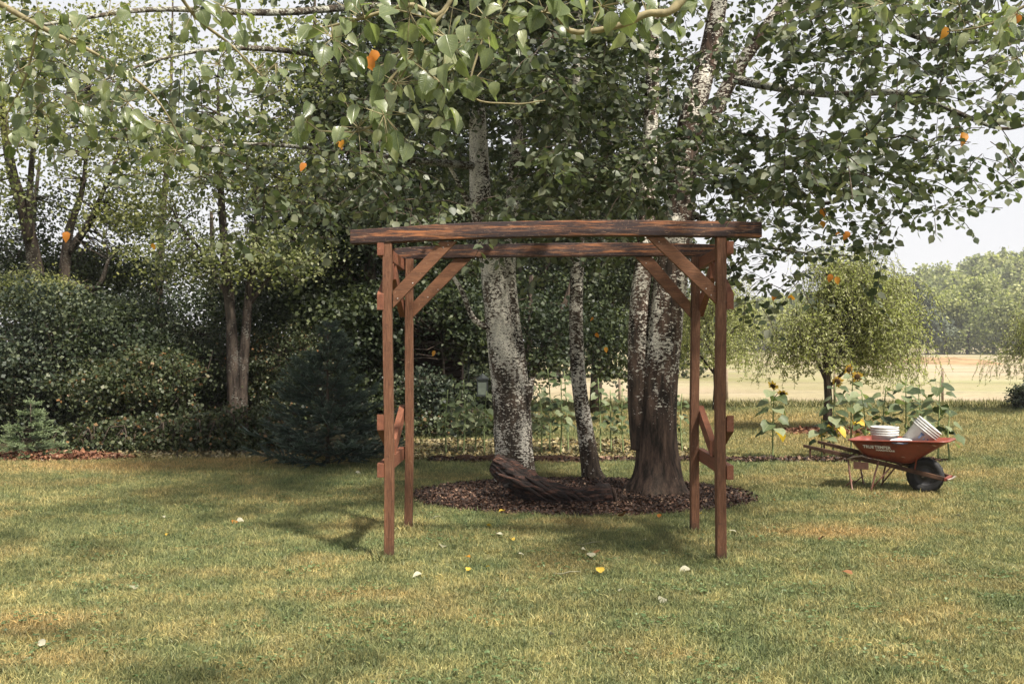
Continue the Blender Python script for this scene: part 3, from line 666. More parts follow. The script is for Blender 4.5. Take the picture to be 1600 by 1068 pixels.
# shrubs
SG = 'dark shrubs along the wood edge'
shr = [(40, 560, 17.2, 1.3, .95, 9000, 'broad dark shrub at the left edge behind the young fir'), (60, 450, 18, 1.1, .55, 3400, 'grey-green shrub top under the thick leaning trunk'),
       (160, 560, 18, 1.4, 1.15, 11000, 'big rounded dark shrub right of the young fir'), (235, 600, 17.4, 1.0, .75, 8000, 'mid green shrub spilling over the left end of the bramble hedge'),
       (260, 520, 19, 1.3, .75, 7000, 'tall dark shrub in front of the twin-trunked tree'), (350, 560, 21.5, 1.3, 1.2, 6500, 'very dark shrub behind the twin-trunked tree'),
       (440, 560, 19, .9, .95, 7000, 'dark shrub between the twin-trunked tree and the spruce'), (-70, 640, 17.0, 1.0, .8, 3000, 'low dark shrub cut by the left edge of the photo')]
for si, (px, py, D, rx, rz, n, lab) in enumerate(shr):
    sm_, sz_, wd_ = [('shrub_leaf', .062, 1.15), ('light_leaf', .058, .7), ('wood_leaf', .070, 1.0), ('bramble_leaf', .060, 1.2), ('shrub_leaf', .075, .55), ('wood_leaf', .06, 1.1), ('bramble_leaf', .052, 1.0), ('shrub_leaf', .07, .8)][si]
    c = at(px, py, D)
    cl = [(c.x + rx * .5 * rng.normal() * .6, D + .3 * rng.normal(), c.z + rz * .5 * rng.normal() * .5, rx * .75, .8, rz * .75, n // 4) for _ in range(4)]
    cl.append((c.x, D, max(.4, c.z - rz), rx * .9, .8, rz * .6, n // 5))
    cl = [(*q[:6], int(q[6] * 1.7)) for q in cl]
    tree('shrub', (c.x, D, .1), [[(c.x + a, D, .0, .04), (c.x + a * 2, D, .6, .03), (c.x + a * 5, D, c.z, .01)] for a in (-.1, .02, .12)], cl, 44, sz_, sm_, 'bark_dark', lab, 'shrub', SG, .19, flat_=.30, width=wd_)
BG = 'brambles forming the low hedge'
for k, (px, lab) in enumerate([(135, 'dark low bramble next to the young fir'), (190, 'low bramble with a reddish patch, second from the young fir'), (250, 'leafy bramble in the middle of the low hedge'),
                               (305, 'bramble with russet stems below the twin-trunked tree'), (360, 'bramble with bright small leaves right of the twin-trunked tree foot'), (415, 'pale green bramble touching the spruce')]):
    x = gx(px, 16.1); h = .28 + .035 * k
    tree('bramble_bush', (x, 16.1, 0), [[(x + a, 16.1, 0, .008), (x + a * 1.5, 16.0, h, .006), (x + a * 3.2, 15.8, h * 1.4, .003)] for a in (-.2, -.1, .05, .15)],
         [(x, 16.1, h * .9, .42, .35, h * .9, 1500), (x + .1, 15.9, h * .45, .40, .35, h * .5, 900)], 6, .062, 'bramble_leaf', 'bark_dark', lab, 'bramble', BG, .09)
# ivy and seedlings at the back of the flower bed
for k, (px, lab) in enumerate([(650, 'dark leafy undergrowth behind the left posts, flecked with yellow'), (720, 'leafy undergrowth behind the first sunflowers'), (800, 'undergrowth behind the left alder trunk')]):
    x = gx(px, 18.6)
    tree('undergrowth', (x, 18.6, 0), [[(x, 18.6, 0, .01), (x + .1, 18.6, .3, .008), (x + .2, 18.6, .5, .003)]], [(x, 18.7, .25, .7, .6, .3, 1500)], 6, .07, 'bramble_leaf', 'bark_dark', lab, 'undergrowth', 'undergrowth behind the flower bed', .12)

for k, (px, D, lab) in enumerate([(660, 19, 'very dark shrub low behind the rear left post'), (725, 22, 'very dark shrub beside the lantern pole'), (785, 22.5, 'very dark shrub behind the left alder trunk'), (640, 23, 'dark shrub beneath the eaves of the log shed'), (770, 26, 'dark shrub behind the lantern')]):
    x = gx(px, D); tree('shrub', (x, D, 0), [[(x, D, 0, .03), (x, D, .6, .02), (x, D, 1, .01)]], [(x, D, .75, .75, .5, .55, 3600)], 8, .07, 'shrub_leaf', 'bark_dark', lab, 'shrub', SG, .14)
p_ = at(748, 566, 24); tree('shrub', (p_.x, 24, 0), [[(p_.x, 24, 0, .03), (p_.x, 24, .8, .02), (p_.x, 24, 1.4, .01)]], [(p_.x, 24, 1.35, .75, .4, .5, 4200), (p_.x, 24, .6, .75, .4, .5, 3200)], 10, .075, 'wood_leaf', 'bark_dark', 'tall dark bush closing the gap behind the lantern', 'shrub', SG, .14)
# log shed behind the trees
def shed():
    D = 20.0; x0, x1 = gx(590, D), gx(722, D)
    t = empty('log_shed', ((x0 + x1) / 2, D, 0), 'dark brown shed of horizontal boards hidden in shade behind the arbor', 'shed')
    bm_ = flat('shed_board', (.022, .014, .011), .85, .15, scale=5)
    me = None
    for k in range(13):
        if me is None:
            mb = MB(); mb.box((0, 0, 0), (x1 - x0, .05, .135)); o = mb.build('board', bm_, t, local=True, bevel=.012); me = o.data
        else:
            o = link_mesh('board', me, t, local=True); b = o.modifiers.new('bevel', 'BEVEL'); b.width = .012
        o.location = (0, -.02 + .012 * (k % 2) - .0, .1 + k * .15)
    mb = MB(); mb.box((0, .9, 1.0), (x1 - x0 - .1, 1.7, 2.0)); mb.build('wall', bm_, t, local=True)
    mb = MB()
    V = [(-1.1, -.35, 1.98), (1.1, -.35, 1.98), (1.1, .9, 2.55), (-1.1, .9, 2.55), (-1.1, 2.1, 1.98), (1.1, 2.1, 1.98)]
    V += [(a, b, c + .06) for a, b, c in V]
    mb.add(V, [(0, 3, 2, 1), (3, 4, 5, 2), (6, 7, 8, 9), (9, 8, 11, 10), (0, 1, 7, 6), (4, 10, 11, 5), (0, 6, 9, 3), (3, 9, 10, 4), (1, 2, 8, 7), (2, 5, 11, 8)])
    mb.build('roof', flat('shed_roof', (.04, .04, .035), .9), t, local=True)
shed()
def lantern():
    p = at(754, 602, 19.3)
    t = empty('hanging_lantern', (p.x, p.y, 0), 'dark metal lantern with pale glass panes hanging from a hooked pole left of the alder', 'lantern')
    dm = flat('dark_metal', (.03, .035, .035), .5, .4, .4); gm = flat('frosted_pane', (.08, .095, .075), .3, .4)
    mb = MB(); h = 2.0
    mb.tube([(-.27, 0, 0), (-.27, 0, 1.6), (-.26, 0, 2.0), (-.18, 0, 2.12), (-.06, 0, 2.1), (0, 0, 1.95), (0, 0, p.z + .22)], .009, 6); mb.build('pole', dm, t, True, local=True)
    mb = MB(); mb.box((0, 0, p.z - .19), (.22, .22, .03)); mb.box((0, 0, p.z + .13), (.24, .24, .03))
    for a in (-.095, .095):
        for b in (-.095, .095): mb.box((a, b, p.z - .03), (.016, .016, .29))
    mb.lathe([(.12, p.z + .145), (.03, p.z + .21), (.012, p.z + .23)], 8, cap1=True); mb.build('lantern_frame', dm, t, local=True)
    for k in range(4):
        a = k * math.pi / 2; mb = MB(); mb.box((math.sin(a) * .088, -math.cos(a) * .088, p.z - .03), (.168 if k % 2 == 0 else .006, .006 if k % 2 == 0 else .168, .29)); mb.build('pane', gm, t, local=True)
lantern()

# ------------------------------------------------------------------ conifers
def conifer(name, x, y, H, W, tiers, per, mat, label, up, spray, lowest=.03):
    """whorls of upturned branches; every twig is a spray of needles"""
    t = empty(name, (x, y, 0), label, 'conifer')
    mb = MB(); mb.tube([(x, y, -.02), (x, y, H * .5), (x, y, H * .97)], [H * .017, H * .01, .004], 7); mb.build('trunk', M['bark_dark'], t, True)
    BA, BB, TA, TB, TV = [], [], [], [], []
    def twigs(p, dv, dirv, f, ln, upk):
        for s in (-1, 1):
            for rep_ in range(2):
                side = np.array([-dirv[1], dirv[0], 0]) * s; tl = (ln * .30 * (1 - f * .55) + .045) * (.7 + .6 * rng.random())
                td = unit(side * (.55 + .5 * rng.random()) + np.array([dirv[0], dirv[1], 0]) * .8 + np.array([0, 0, .1 + .35 * upk + .3 * rng.normal()]))
                a = p + dv * rng.random(); TA.append(a); TB.append(a + td * tl); TV.append(f)
    for k in range(tiers):
        q0 = lowest + (1 - lowest) * k / tiers
        for b in range(max(4, int(per * (1 - .45 * q0)))):
            q = q0 + .35 / tiers * rng.normal(); z = H * max(.02, q); a = b * 2 * math.pi / per + k * .9 + rng.normal() * .25
            ln = (W * (1 - q0) ** .85 * (.70 + .42 * rng.random()) + .05); upk = up * (.35 + .8 * q0)
            prev = np.array([x, y, z]); dirv = np.array([math.cos(a), math.sin(a), 0]); m = 7
            for j in range(m):
                f = (j + 1) / m; dv = unit(np.array([dirv[0], dirv[1], upk * (-.12 + 1.15 * f ** 1.4)])) * ln / m; BA.append(prev); BB.append(prev + dv)
                if j >= 2: twigs(prev, dv, dirv, f, ln, upk)
                prev = prev + dv
            TA.append(prev - dv); TB.append(prev + unit(dv) * ln * .14); TV.append(1.15)
    for k in range(5): TA.append(np.array([x, y, H * (.86 + .02 * k)])); TB.append(TA[-1] + np.array([math.cos(k * 2.5) * .06, math.sin(k * 2.5) * .06, .10])); TV.append(1.1)
    BA, BB, TA, TB, TV = map(np.array, (BA, BB, TA, TB, TV))
    V1, F1 = sticks(BA, BB, np.full(len(BA), .006), np.full(len(BA), .004))
    me = np_mesh('branches', V1, quads=F1, mat=M['bark_dark']); link_mesh('branches', me, t, 'stuff')
    ln = np.linalg.norm(TB - TA, axis=1); ax = unit(TB - TA)
    # broad core of each spray, then needles standing off it
    n3 = np.repeat(np.arange(len(TA)), 2); P1 = TA[n3]; d1 = ax[n3]; v1 = np.clip(.10 + .30 * TV[n3] + .1 * rng.normal(size=len(n3)), 0, 1)
    Va, Fa = leaf_arrays(P1, d1, rnd_dir(len(n3)), ln[n3], DIAM, DIAM_Q, .16)
    cnt = np.maximum(5, (ln / spray * 1.7).astype(int)); idx = np.repeat(np.arange(len(TA)), cnt); f = rng.random(len(idx))
    P2 = TA[idx] + (TB - TA)[idx] * f[:, None]; rd = rnd_dir(len(idx), .2); rd = unit(rd - ax[idx] * (rd * ax[idx]).sum(1, keepdims=True)); d2 = unit(ax[idx] * 1.0 + rd)
    v2 = np.clip(.25 * rng.random(len(idx)) + .62 * np.clip(f, 0, 1) * TV[idx], 0, 1)
    Vb, Fb = leaf_arrays(P2, d2, rnd_dir(len(idx)), spray * 1.9 * (.7 + .6 * rng.random(len(idx))), DIAM, DIAM_Q, .34)
    me = np_mesh('needles', np.vstack([Va, Vb]), quads=np.vstack([Fa, Fb + len(Va)]), mat=M[mat], rnd=np.concatenate([np.repeat(v1, 4), np.repeat(v2, 4)])); link_mesh('needles', me, t, 'stuff')
    print(name, len(idx)); return t
conifer('spruce', gx(512, 14.2), 14.2, 2.06, 1.12, 15, 12, 'needle', 'bushy blue-green spruce standing left of the arbor', 1.05, .017, .02)
conifer('young_fir', gx(48, 14.95), 14.95, .92, .56, 8, 8, 'needle_light', 'small young fir in a ring of reddish chips at the left', .35, .014, .08)
# ------------------------------------------------------------------ willows
def willow(name, x, y, H, Wd, n, label, lean=0, trunk_h=.45, dens=1.0, mat='willow_leaf', split=None):
    t = empty(name, (x, y, 0), label, 'tree', 'corkscrew willows')
    mb = MB(); tips = []
    mb.tube([(x, y, -.05), (x + .03, y, H * .2), (x - .02, y, H * trunk_h), (x + lean * .3 + .1, y, H * .7), (x + lean * .6 + .05, y, H * .93)], [H * .03, H * .023, H * .02, H * .011, .008], 9)
    for k in range(15):
        a = k * 2.4 + rng.random(); z0 = H * (.26 + .5 * k / 15); ln = Wd * (.98 - .62 * k / 15) * (.75 + .35 * rng.random())
        q = [(x, y, z0, H * .011)] + [(x + lean * f * .5 + math.cos(a) * ln * f + rng.normal() * .03, y + math.sin(a) * ln * f * .8, z0 + H * .22 * math.sin(f * 2.2) + rng.normal() * .02, H * .011 * (1 - f * .8)) for f in (.25, .5, .75, 1)]
        s = spline(q, 12); mb.tube([tuple(v[:3]) for v in s], [max(.004, v[3]) for v in s], 6); tips.append(s[2:, :3])
    s = spline([(x, y, H * .6, 0), (x + lean * .5, y, H * .92, 0)], 8); tips.append(s[:, :3]); tips.append(s[3:, :3])
    mb.build('trunk', M['bark_dark'], t, True)
    T = np.vstack(tips)
    if split: rx_ = T[:, 0] - x; T = T[~((rx_ < split) & (T[:, 2] > H * .66))]
    st = T[rng.integers(0, len(T), n)] + rng.normal(size=(n, 3)) * np.array([.12, .12, .10]) * H / 3.3
    m = 9; P = [st]; hd = rnd_dir(n, 0, .2); ph = rng.random(n) * 6.3; L0 = (H * (.20 + .36 * rng.random(n)))
    out = unit(st - np.array([x, y, H * .6])); cur = st.copy()
    for j in range(m):
        f = j / m; w_ = np.stack([np.cos(ph + j * 1.7), np.sin(ph + j * 1.7), np.zeros(n)], 1) * .35
        d = unit(out * (.9 - f * 1.0) * np.array([1, 1, .4]) + hd * .35 + w_ + np.array([0, 0, .6 - 2.5 * f]))
        cur = cur + d * (L0 / m)[:, None]; P.append(cur.copy())
    P = np.stack(P, 1); low = H * (.19 + .16 * rng.random((n, 1))) + H * .16 * np.exp(-((st[:, :1] - x - .05) / .5) ** 2); P[:, :, 2] = np.maximum(P[:, :, 2], low)
    A = P[:, :-1].reshape(-1, 3); B = P[:, 1:].reshape(-1, 3)
    V, F = sticks(A, B, np.full(len(A), .0035), np.full(len(A), .0025)); me = np_mesh('strands', V, quads=F, mat=M['bark_far']); link_mesh('strands', me, t, 'stuff')
    per = max(1, int(3 * dens)); Al = np.repeat(A, per, 0); Bl = np.repeat(B, per, 0); q = Al + (Bl - Al) * rng.random((len(Al), 1)); nn = len(q)
    d = unit(unit(Bl - Al) * .5 + rnd_dir(nn) * .9 + np.array([0, 0, -.35]))
    leaves_obj('foliage', q, d, rnd_dir(nn, .3), H * .021 * (.7 + .6 * rng.random(nn)), M[mat], t, DIAM, DIAM_Q, .45)
    return t
willow('corkscrew_willow', gx(1292, 19.6), 19.6, 3.35, 1.12, 1500, 'weeping corkscrew willow with dark trunk in the lawn behind the wheelbarrow', lean=1.0, dens=1.0, split=-.05)
willow('corkscrew_willow', gx(1118, 26), 26, 3.3, 1.1, 800, 'light green willow standing right of the arbor, behind its rear post', lean=0)
willow('corkscrew_willow', gx(1668, 25), 25, 3.0, 1.3, 1200, 'pale willow cut by the right edge of the photo', lean=0)
c = at(1603, 628, 27)
tree('shrub', (c.x, 27, 0), [[(c.x, 27, 0, .03), (c.x, 27, .4, .01)]], [(c.x, 27, .35, .42, .4, .35, 2200)], 8, .07, 'shrub_leaf', 'bark_dark', 'small dark shrub at the right edge beside the field fence', 'shrub', None, .1)

def haze():
    m = bpy.data.materials.new('haze_air'); m.use_nodes = True; n = m.node_tree; n.nodes.clear()
    o = n.nodes.new('ShaderNodeOutputMaterial'); v = n.nodes.new('ShaderNodeVolumePrincipled'); v.inputs['Density'].default_value = .0003
    v.inputs['Color'].default_value = (.95, .96, 1, 1); n.links.new(v.outputs[0], o.inputs['Volume'])
    mb = MB(); mb.box((100, 590, 34), (1640, 1240, 70.2)); tag(mb.build('haze', m), kind='stuff')
haze()

# ------------------------------------------------------------------ the three alders
def alder_trunk(name, pts, mat, parent, seg=40, n=110, flare=None, fluting=.06, buttress=None):
    s = spline(pts, n); mb = MB()
    base_z = s[0][2]
    def jit(p, a, t):
        f = 1 + fluting * mnoise.noise(Vector((math.cos(a) * 1.6, math.sin(a) * 1.6, p.z * .5))) * 1.6 + .05 * mnoise.noise(Vector((p.x * 9, p.y * 9, p.z * 3)))
        f += .035 * mnoise.noise(Vector((math.cos(a) * 7, math.sin(a) * 7, p.z * 2.5)))
        if flare:
            k = max(0, 1 - (p.z) / flare[0]); f += flare[1] * k ** 2.2 * (1 + .55 * math.sin(a * 5 + flare[2]) * k)
        return f
    mb.tube([tuple(q[:3]) for q in s], [max(q[3], .003) for q in s], seg, jit=jit)
    return mb.build(name, M[mat], parent, True)
AG = 'lichened alders in the mulch bed'
tL = empty('alder_tree', (gx(800, 12.3), 12.3, 0), 'left alder with a thick forked trunk covered in white lichen', 'tree', AG)
tM = empty('alder_tree', (gx(925, 12.6), 12.6, 0), 'thin single-stemmed alder in the middle of the mulch bed', 'tree', AG)
tR = empty('alder_tree', (gx(1022, 11.2), 11.2, 0), 'right alder with a broad dark flared base splitting into two stems', 'tree', AG)
DL, DM_, DR = 12.3, 12.6, 11.2
alder_trunk('trunk', [S(806, 765, DL, .245), S(803, 720, DL, .24), S(799, 640, DL, .215), S(789, 560, DL, .19), S(776, 470, DL, .165), S(768, 400, DL, .15), S(752, 320, DL, .13), S(748, 230, DL, .115), S(742, 100, DL, .09), S(738, -60, DL, .07), S(745, -260, DL, .04)], 'bark_left', tL, flare=(.35, .12, 1), fluting=.07)
alder_trunk('stem', [S(815, 745, DL + .05, .14), S(813, 660, DL + .05, .14), S(808, 580, DL + .05, .125), S(797, 480, DL + .1, .105), S(793, 410, DL + .1, .095), S(800, 320, DL + .2, .08), S(812, 160, DL + .3, .06), S(820, -20, DL + .4, .04)], 'bark_left', tL)
alder_trunk('limb', [S(786, 520, DL - .05, .05), S(742, 500, DL - .1, .035), S(722, 455, DL - .1, .03), S(700, 420, DL - .1, .02)], 'bark_left', tL, 10, 16)
alder_trunk('limb', [S(818, 640, DL, .07), S(826, 615, DL, .055), S(832, 590, DL + .1, .03)], 'bark_left', tL, 12, 10)
alder_trunk('limb', [S(745, 340, DL, .05), S(728, 310, DL - .1, .03), S(708, 270, DL - .2, .022), S(690, 240, DL - .3, .015)], 'bark_left', tL, 10, 16)
alder_trunk('trunk', [S(930, 758, DM_, .13), S(923, 730, DM_, .12), S(913, 660, DM_, .10), S(904, 590, DM_, .09), S(900, 500, DM_, .085), S(902, 410, DM_, .08), S(905, 300, DM_, .065), S(900, 150, DM_, .05), S(905, -60, DM_, .03)], 'bark_thin', tM, flare=(.25, .25, 0), fluting=.05)
alder_trunk('trunk', [S(1026, 790, DR, .265), S(1027, 745, DR, .245), S(1027, 680, DR, .215), S(1031, 600, DR, .20), S(1038, 520, DR, .195), S(1048, 430, DR, .185), S(1060, 350, DR, .165), S(1070, 250, DR, .145), S(1082, 180, DR, .135), S(1106, 90, DR, .11), S(1122, 0, DR, .095), S(1135, -160, DR, .07), S(1140, -380, DR, .03)], 'bark_right', tR, flare=(.50, .55, 2.2), fluting=.08)
alder_trunk('stem', [S(1008, 700, DR + .05, .155), S(1001, 640, DR + .05, .14), S(999, 560, DR + .05, .125), S(1000, 470, DR + .05, .11), S(1008, 400, DR + .1, .10), S(1012, 300, DR + .2, .09), S(1018, 160, DR + .2, .08), S(1022, 0, DR + .2, .06), S(1030, -200, DR + .2, .03)], 'bark_right', tR)
alder_trunk('limb', [S(1078, 230, DR, .09), S(1108, 190, DR - .1, .085), S(1145, 120, DR - .2, .075), S(1185, 60, DR - .3, .065), S(1240, -20, DR - .4, .05), S(1300, -120, DR - .5, .03)], 'bark_right', tR, 18, 40)
alder_trunk('limb', [S(1150, 125, DR - .2, .05), S(1200, 135, DR - .8, .04), S(1290, 147, DR - 1.6, .035), S(1400, 145, DR - 2.2, .028), S(1470, 165, DR - 2.6, .022), S(1560, 200, DR - 3.0, .015), S(1620, 190, DR - 3.1, .01)], 'twig_bark', tR, 10, 40)
alder_trunk('limb', [S(1230, -10, DR - .6, .04), S(1340, 10, DR - 1.4, .035), S(1440, 60, DR - 2.2, .025), S(1560, 65, DR - 2.8, .015), S(1640, 60, DR - 3, .01)], 'twig_bark', tR, 8, 30)
alder_trunk('limb', [S(1082, 260, DR, .05), S(1150, 300, DR - .6, .035), S(1260, 320, DR - 1.2, .022), S(1370, 300, DR - 1.8, .012)], 'twig_bark', tR, 8, 24)
alder_trunk('limb', [S(1075, 330, DR, .04), S(1130, 360, DR - .3, .028), S(1220, 390, DR - .7, .016), S(1330, 400, DR - .9, .008)], 'twig_bark', tR, 8, 24)
alder_trunk('limb', [S(745, 150, DL, .06), S(640, 120, DL - 1.2, .04), S(520, 90, DL - 2.6, .03), S(380, 75, DL - 4.0, .022), S(260, 90, DL - 4.6, .012), S(150, 130, DL - 5, .008)], 'twig_bark', tL, 8, 34)
alder_trunk('limb', [S(748, 260, DL, .05), S(640, 250, DL - .8, .035), S(520, 235, DL - 1.8, .024), S(380, 225, DL - 2.6, .016), S(250, 240, DL - 3, .008)], 'twig_bark', tL, 8, 30)
alder_trunk('limb', [S(742, 20, DL, .06), S(600, 10, DL - 2, .04), S(430, 20, DL - 4, .028), S(240, 15, DL - 5.2, .018), S(60, 40, DL - 6, .01)], 'twig_bark', tL, 8, 30)
alder_trunk('limb', [S(900, 200, DM_, .035), S(850, 150, DM_ - 1.0, .025), S(820, 90, DM_ - 2.4, .015)], 'twig_bark', tM, 8, 16)

# leaf shape used for every leaf big enough to count
def leaf_piece(name, mat, curl=.1, fold=.09, wd=1.0, heart=0, val=.5, teeth=True):
    rows = [(0, 0), (.06, .20 + heart), (.22, .36), (.42, .40), (.62, .33), (.82, .17), (1, 0)]
    V = []; F = []; bend = .07 * rng.normal()
    for i, (t, w_) in enumerate(rows):
        zc = -curl * t * t; back = -heart * .4 if (i == 1 and heart) else 0
        ed = w_ * wd * (1 + (.05 * (-1) ** i if teeth else 0))
        cx = bend * t * t; e1, e2 = (.03 * rng.normal() if 0 < i < 6 else 0 for _ in (0, 1))
        V += [(cx - ed, t + back, zc + fold * (w_ / .4) + e1), (cx, t, zc), (cx + ed, t + back, zc + fold * (w_ / .4) + e2)]
    for i in range(len(rows) - 1):
        a = 3 * i; F += [(a, a + 1, a + 4, a + 3), (a + 1, a + 2, a + 5, a + 4)]
    return np_mesh(name, V, quads=F, mat=mat, smooth=True, rnd=np.full(len(V), val))
LEAVES = [leaf_piece('leaf', M['leaf'], .05 + .12 * rng.random(), .05 + .1 * rng.random(), .85 + .25 * rng.random(), 0, v) for v in (.15, .4, .55, .7, .85, 1.0)]
NEAR = [leaf_piece('leaf', M['leaf_near'], .02 + .45 * rng.random(), .02 + .16 * rng.random(), .68 + .42 * rng.random(), 0, v) for v in (.05, .2, .35, .45, .55, .65, .8, 1.0, .5, .3)]
ORANGE = [leaf_piece('leaf', M['leaf_orange'], .3, .12, .9, 0, v) for v in (.2, .8)]
def put_leaf(me, P, d, nh, L, parent, inv):
    d = Vector(d).normalized(); s = d.cross(Vector(nh)).normalized(); n_ = s.cross(d)
    o = bpy.data.objects.new('leaf', me); C.objects.link(o); o.parent = parent
    m = Matrix(((s.x, d.x, n_.x, P[0]), (s.y, d.y, n_.y, P[1]), (s.z, d.z, n_.z, P[2]), (0, 0, 0, 1))) @ Matrix.Diagonal((L, L, L, 1))
    o.matrix_basis = inv @ m
    return o
def sprigs(clusters, per=9, length=.38):
    """leafy twigs: returns leaf bases, directions, normals and twig segments"""
    Ps, Ds, Ns, A, B = [], [], [], [], []
    for x, y, z, rx, ry, rz, nl in clusters:
        k = max(1, int(nl / per)); u = rnd_dir(k) * (rng.random((k, 1)) ** .5)
        c = np.array((x, y, z)) + u * np.array((rx, ry, rz)); td = rnd_dir(k, -.18, .45); ln = length * (.5 + .8 * rng.random(k))[:, None]
        m = c + td * ln * .5; e = c + td * ln + np.array([0, 0, -.07]) * ln / length
        A += [c, m]; B += [m, e]
        f = (np.arange(per) + .5) / per; f = f[None, :, None]
        p = c[:, None] * (1 - f) + e[:, None] * f + rng.normal(size=(k, per, 3)) * .008
        side = unit(np.cross(td, [0, 0, 1.0])); sg = np.where(np.arange(per) % 2, 1., -1.)[None, :, None]
        d = unit(td[:, None] * .55 + side[:, None] * sg * .8 + rng.normal(size=(k, per, 3)) * .28 + np.array([0, 0, -.42]))
        Ps.append(p.reshape(-1, 3) + d.reshape(-1, 3) * .02); Ds.append(d.reshape(-1, 3)); Ns.append(rnd_dir(k * per, 1.1, .6))
    return (np.vstack(q) for q in (Ps, Ds, Ns, A, B))
def canopy(t, clusters, n_parts, size=.085, orange=0, per=9):
    P, d, nh, A, B = sprigs(clusters, per); n = len(P); L = size * (.6 + .65 * rng.random(n)); v = rng.random(n)
    dist = P[:, 1] / L; px = 800 + P[:, 0] / P[:, 1] * FPX; py = 544 - (P[:, 2] - EYE) / P[:, 1] * FPX
    seen = (px > 0) & (px < 1600) & (py > 0) & (py < 600); order = np.argsort(np.where(seen, dist, 1e9))[:n_parts]
    inv = Matrix.Translation(t.location).inverted(); mask = np.ones(n, bool); mask[order] = False
    for q, i in enumerate(order):
        me = LEAVES[int(v[i] * 5.99)]
        o = put_leaf(me, P[i], d[i], nh[i], L[i], t, inv)
    leaves_obj('foliage', P[mask], d[mask], nh[mask], L[mask], M['leaf'], t, val=v[mask])
    V, F = sticks(A, B, np.full(len(A), .0042), np.full(len(A), .0028)); link_mesh('twigs', np_mesh('twigs', V, quads=F, mat=M['bark_dark']), t, 'stuff')
    return len(P)
# where the crown hangs: photo column ranges of each row, leaf amount per 100 x 50 px cell, depth range
cellsR = {  # rows: py centre -> list of (px centre, amount)
    -225: [(x, 150) for x in range(1050, 1700, 100)], -125: [(x, 200) for x in range(1050, 1700, 100)],
    -40: [(1050, 190), (1150, 200), (1250, 190), (1350, 180), (1450, 150), (1550, 140), (1650, 120)],
    25: [(1050, 90), (1150, 120), (1250, 160), (1350, 170), (1450, 150), (1550, 150)],
    75: [(1050, 90), (1150, 120), (1250, 170), (1350, 170), (1450, 130), (1550, 150)],
    125: [(1050, 110), (1150, 150), (1250, 130), (1350, 110), (1450, 130), (1550, 110), (1590, 60)],
    175: [(1060, 160), (1150, 190), (1250, 60), (1350, 40), (1450, 100), (1550, 60)],
    225: [(1070, 260), (1150, 290), (1250, 230), (1350, 210), (1440, 130), (1540, 50)],
    275: [(1150, 270), (1250, 270), (1350, 230), (1440, 150), (1520, 60), (1590, 24)],
    325: [(1150, 220), (1240, 150), (1330, 110), (1430, 60), (1490, 50), (1560, 16)],
    375: [(1160, 190), (1230, 120), (1310, 80), (1370, 28)],
    425: [(1160, 110), (1220, 80), (1290, 40)], 465: [(1165, 50), (1225, 20)]}
cl = []
for py, row in cellsR.items():
    for px, n_ in row:
        for k in range(2):
            D = (6.6 + 3.4 * rng.random()) if px > 1180 else (8.2 + 2.4 * rng.random())
            if py > 300: D = 8.6 + 2.2 * rng.random()
            if py < 0: D = 5.5 + 6 * rng.random()
            if px < 1130 and py < 260: D = 11.6 + 1.6 * rng.random()
            elif px < 1160 and py < 200: D = 11.3 + 1.5 * rng.random()
            p = at(px + rng.normal() * 12, py + rng.normal() * 8, D); r = 50 / FPX * D
            cl.append((p.x, p.y, p.z, r * 1.15, .7, r * .62, n_ * .56))
for px, py, n_ in ((1085, 205, 120), (1045, 225, 120), (1110, 175, 70), (1120, 60, 60), (1075, 290, 50), (1150, 60, 60)):
    p = at(px, py, 9.8); cl.append((p.x, p.y, p.z, .34, .4, .2, n_))
print('canopy R', canopy(tR, cl, 290, .082))
cl = []
cellsM = {-150: [(x, 260) for x in range(750, 1100, 100)], -50: [(x, 300) for x in range(750, 1100, 100)], 25: [(x, 260) for x in (650, 750, 850, 950)], 75: [(650, 220), (750, 260), (850, 290), (950, 250), (1040, 120)],
          125: [(650, 230), (750, 290), (850, 300), (950, 250), (1040, 120)], 175: [(670, 240), (750, 300), (850, 330), (950, 300)], 225: [(700, 300), (780, 330), (860, 340), (950, 340), (1030, 200)],
          275: [(690, 200), (780, 280), (860, 300), (950, 320), (1020, 220)], 325: [(680, 140), (800, 200), (870, 200), (950, 200), (1010, 140)], 365: [(820, 90), (900, 90), (970, 110)], 395: [(860, 90), (950, 120)]}
for py, row in cellsM.items():
    for px, n_ in row:
        for k in range(2):
            D = 8.6 + 4.0 * rng.random() if py < 340 else 10.2 + 1.8 * rng.random()
            if px < 800 and py > 200: D = 12.8 + 1.2 * rng.random()
            if px > 1000: D = (11.8 + 1.2 * rng.random()) if k else 9.6 + rng.random()
            p = at(px + rng.normal() * 12, py + rng.normal() * 8, D); r = 50 / FPX * D; cl.append((p.x, p.y, p.z, r * 1.2, .8, r * .7, n_ * .6))
for k in range(150):      # unseen crown above the frame, added to shade the canopy below
    x = -1.8 + 3.1 * rng.random(); y = 9.6 + 4.2 * rng.random(); cl.append((x, y, 5.9 + 2.2 * rng.random(), .8, .7, .4, 260))
print('canopy M', canopy(tM, cl, 290, .085))
cl = []
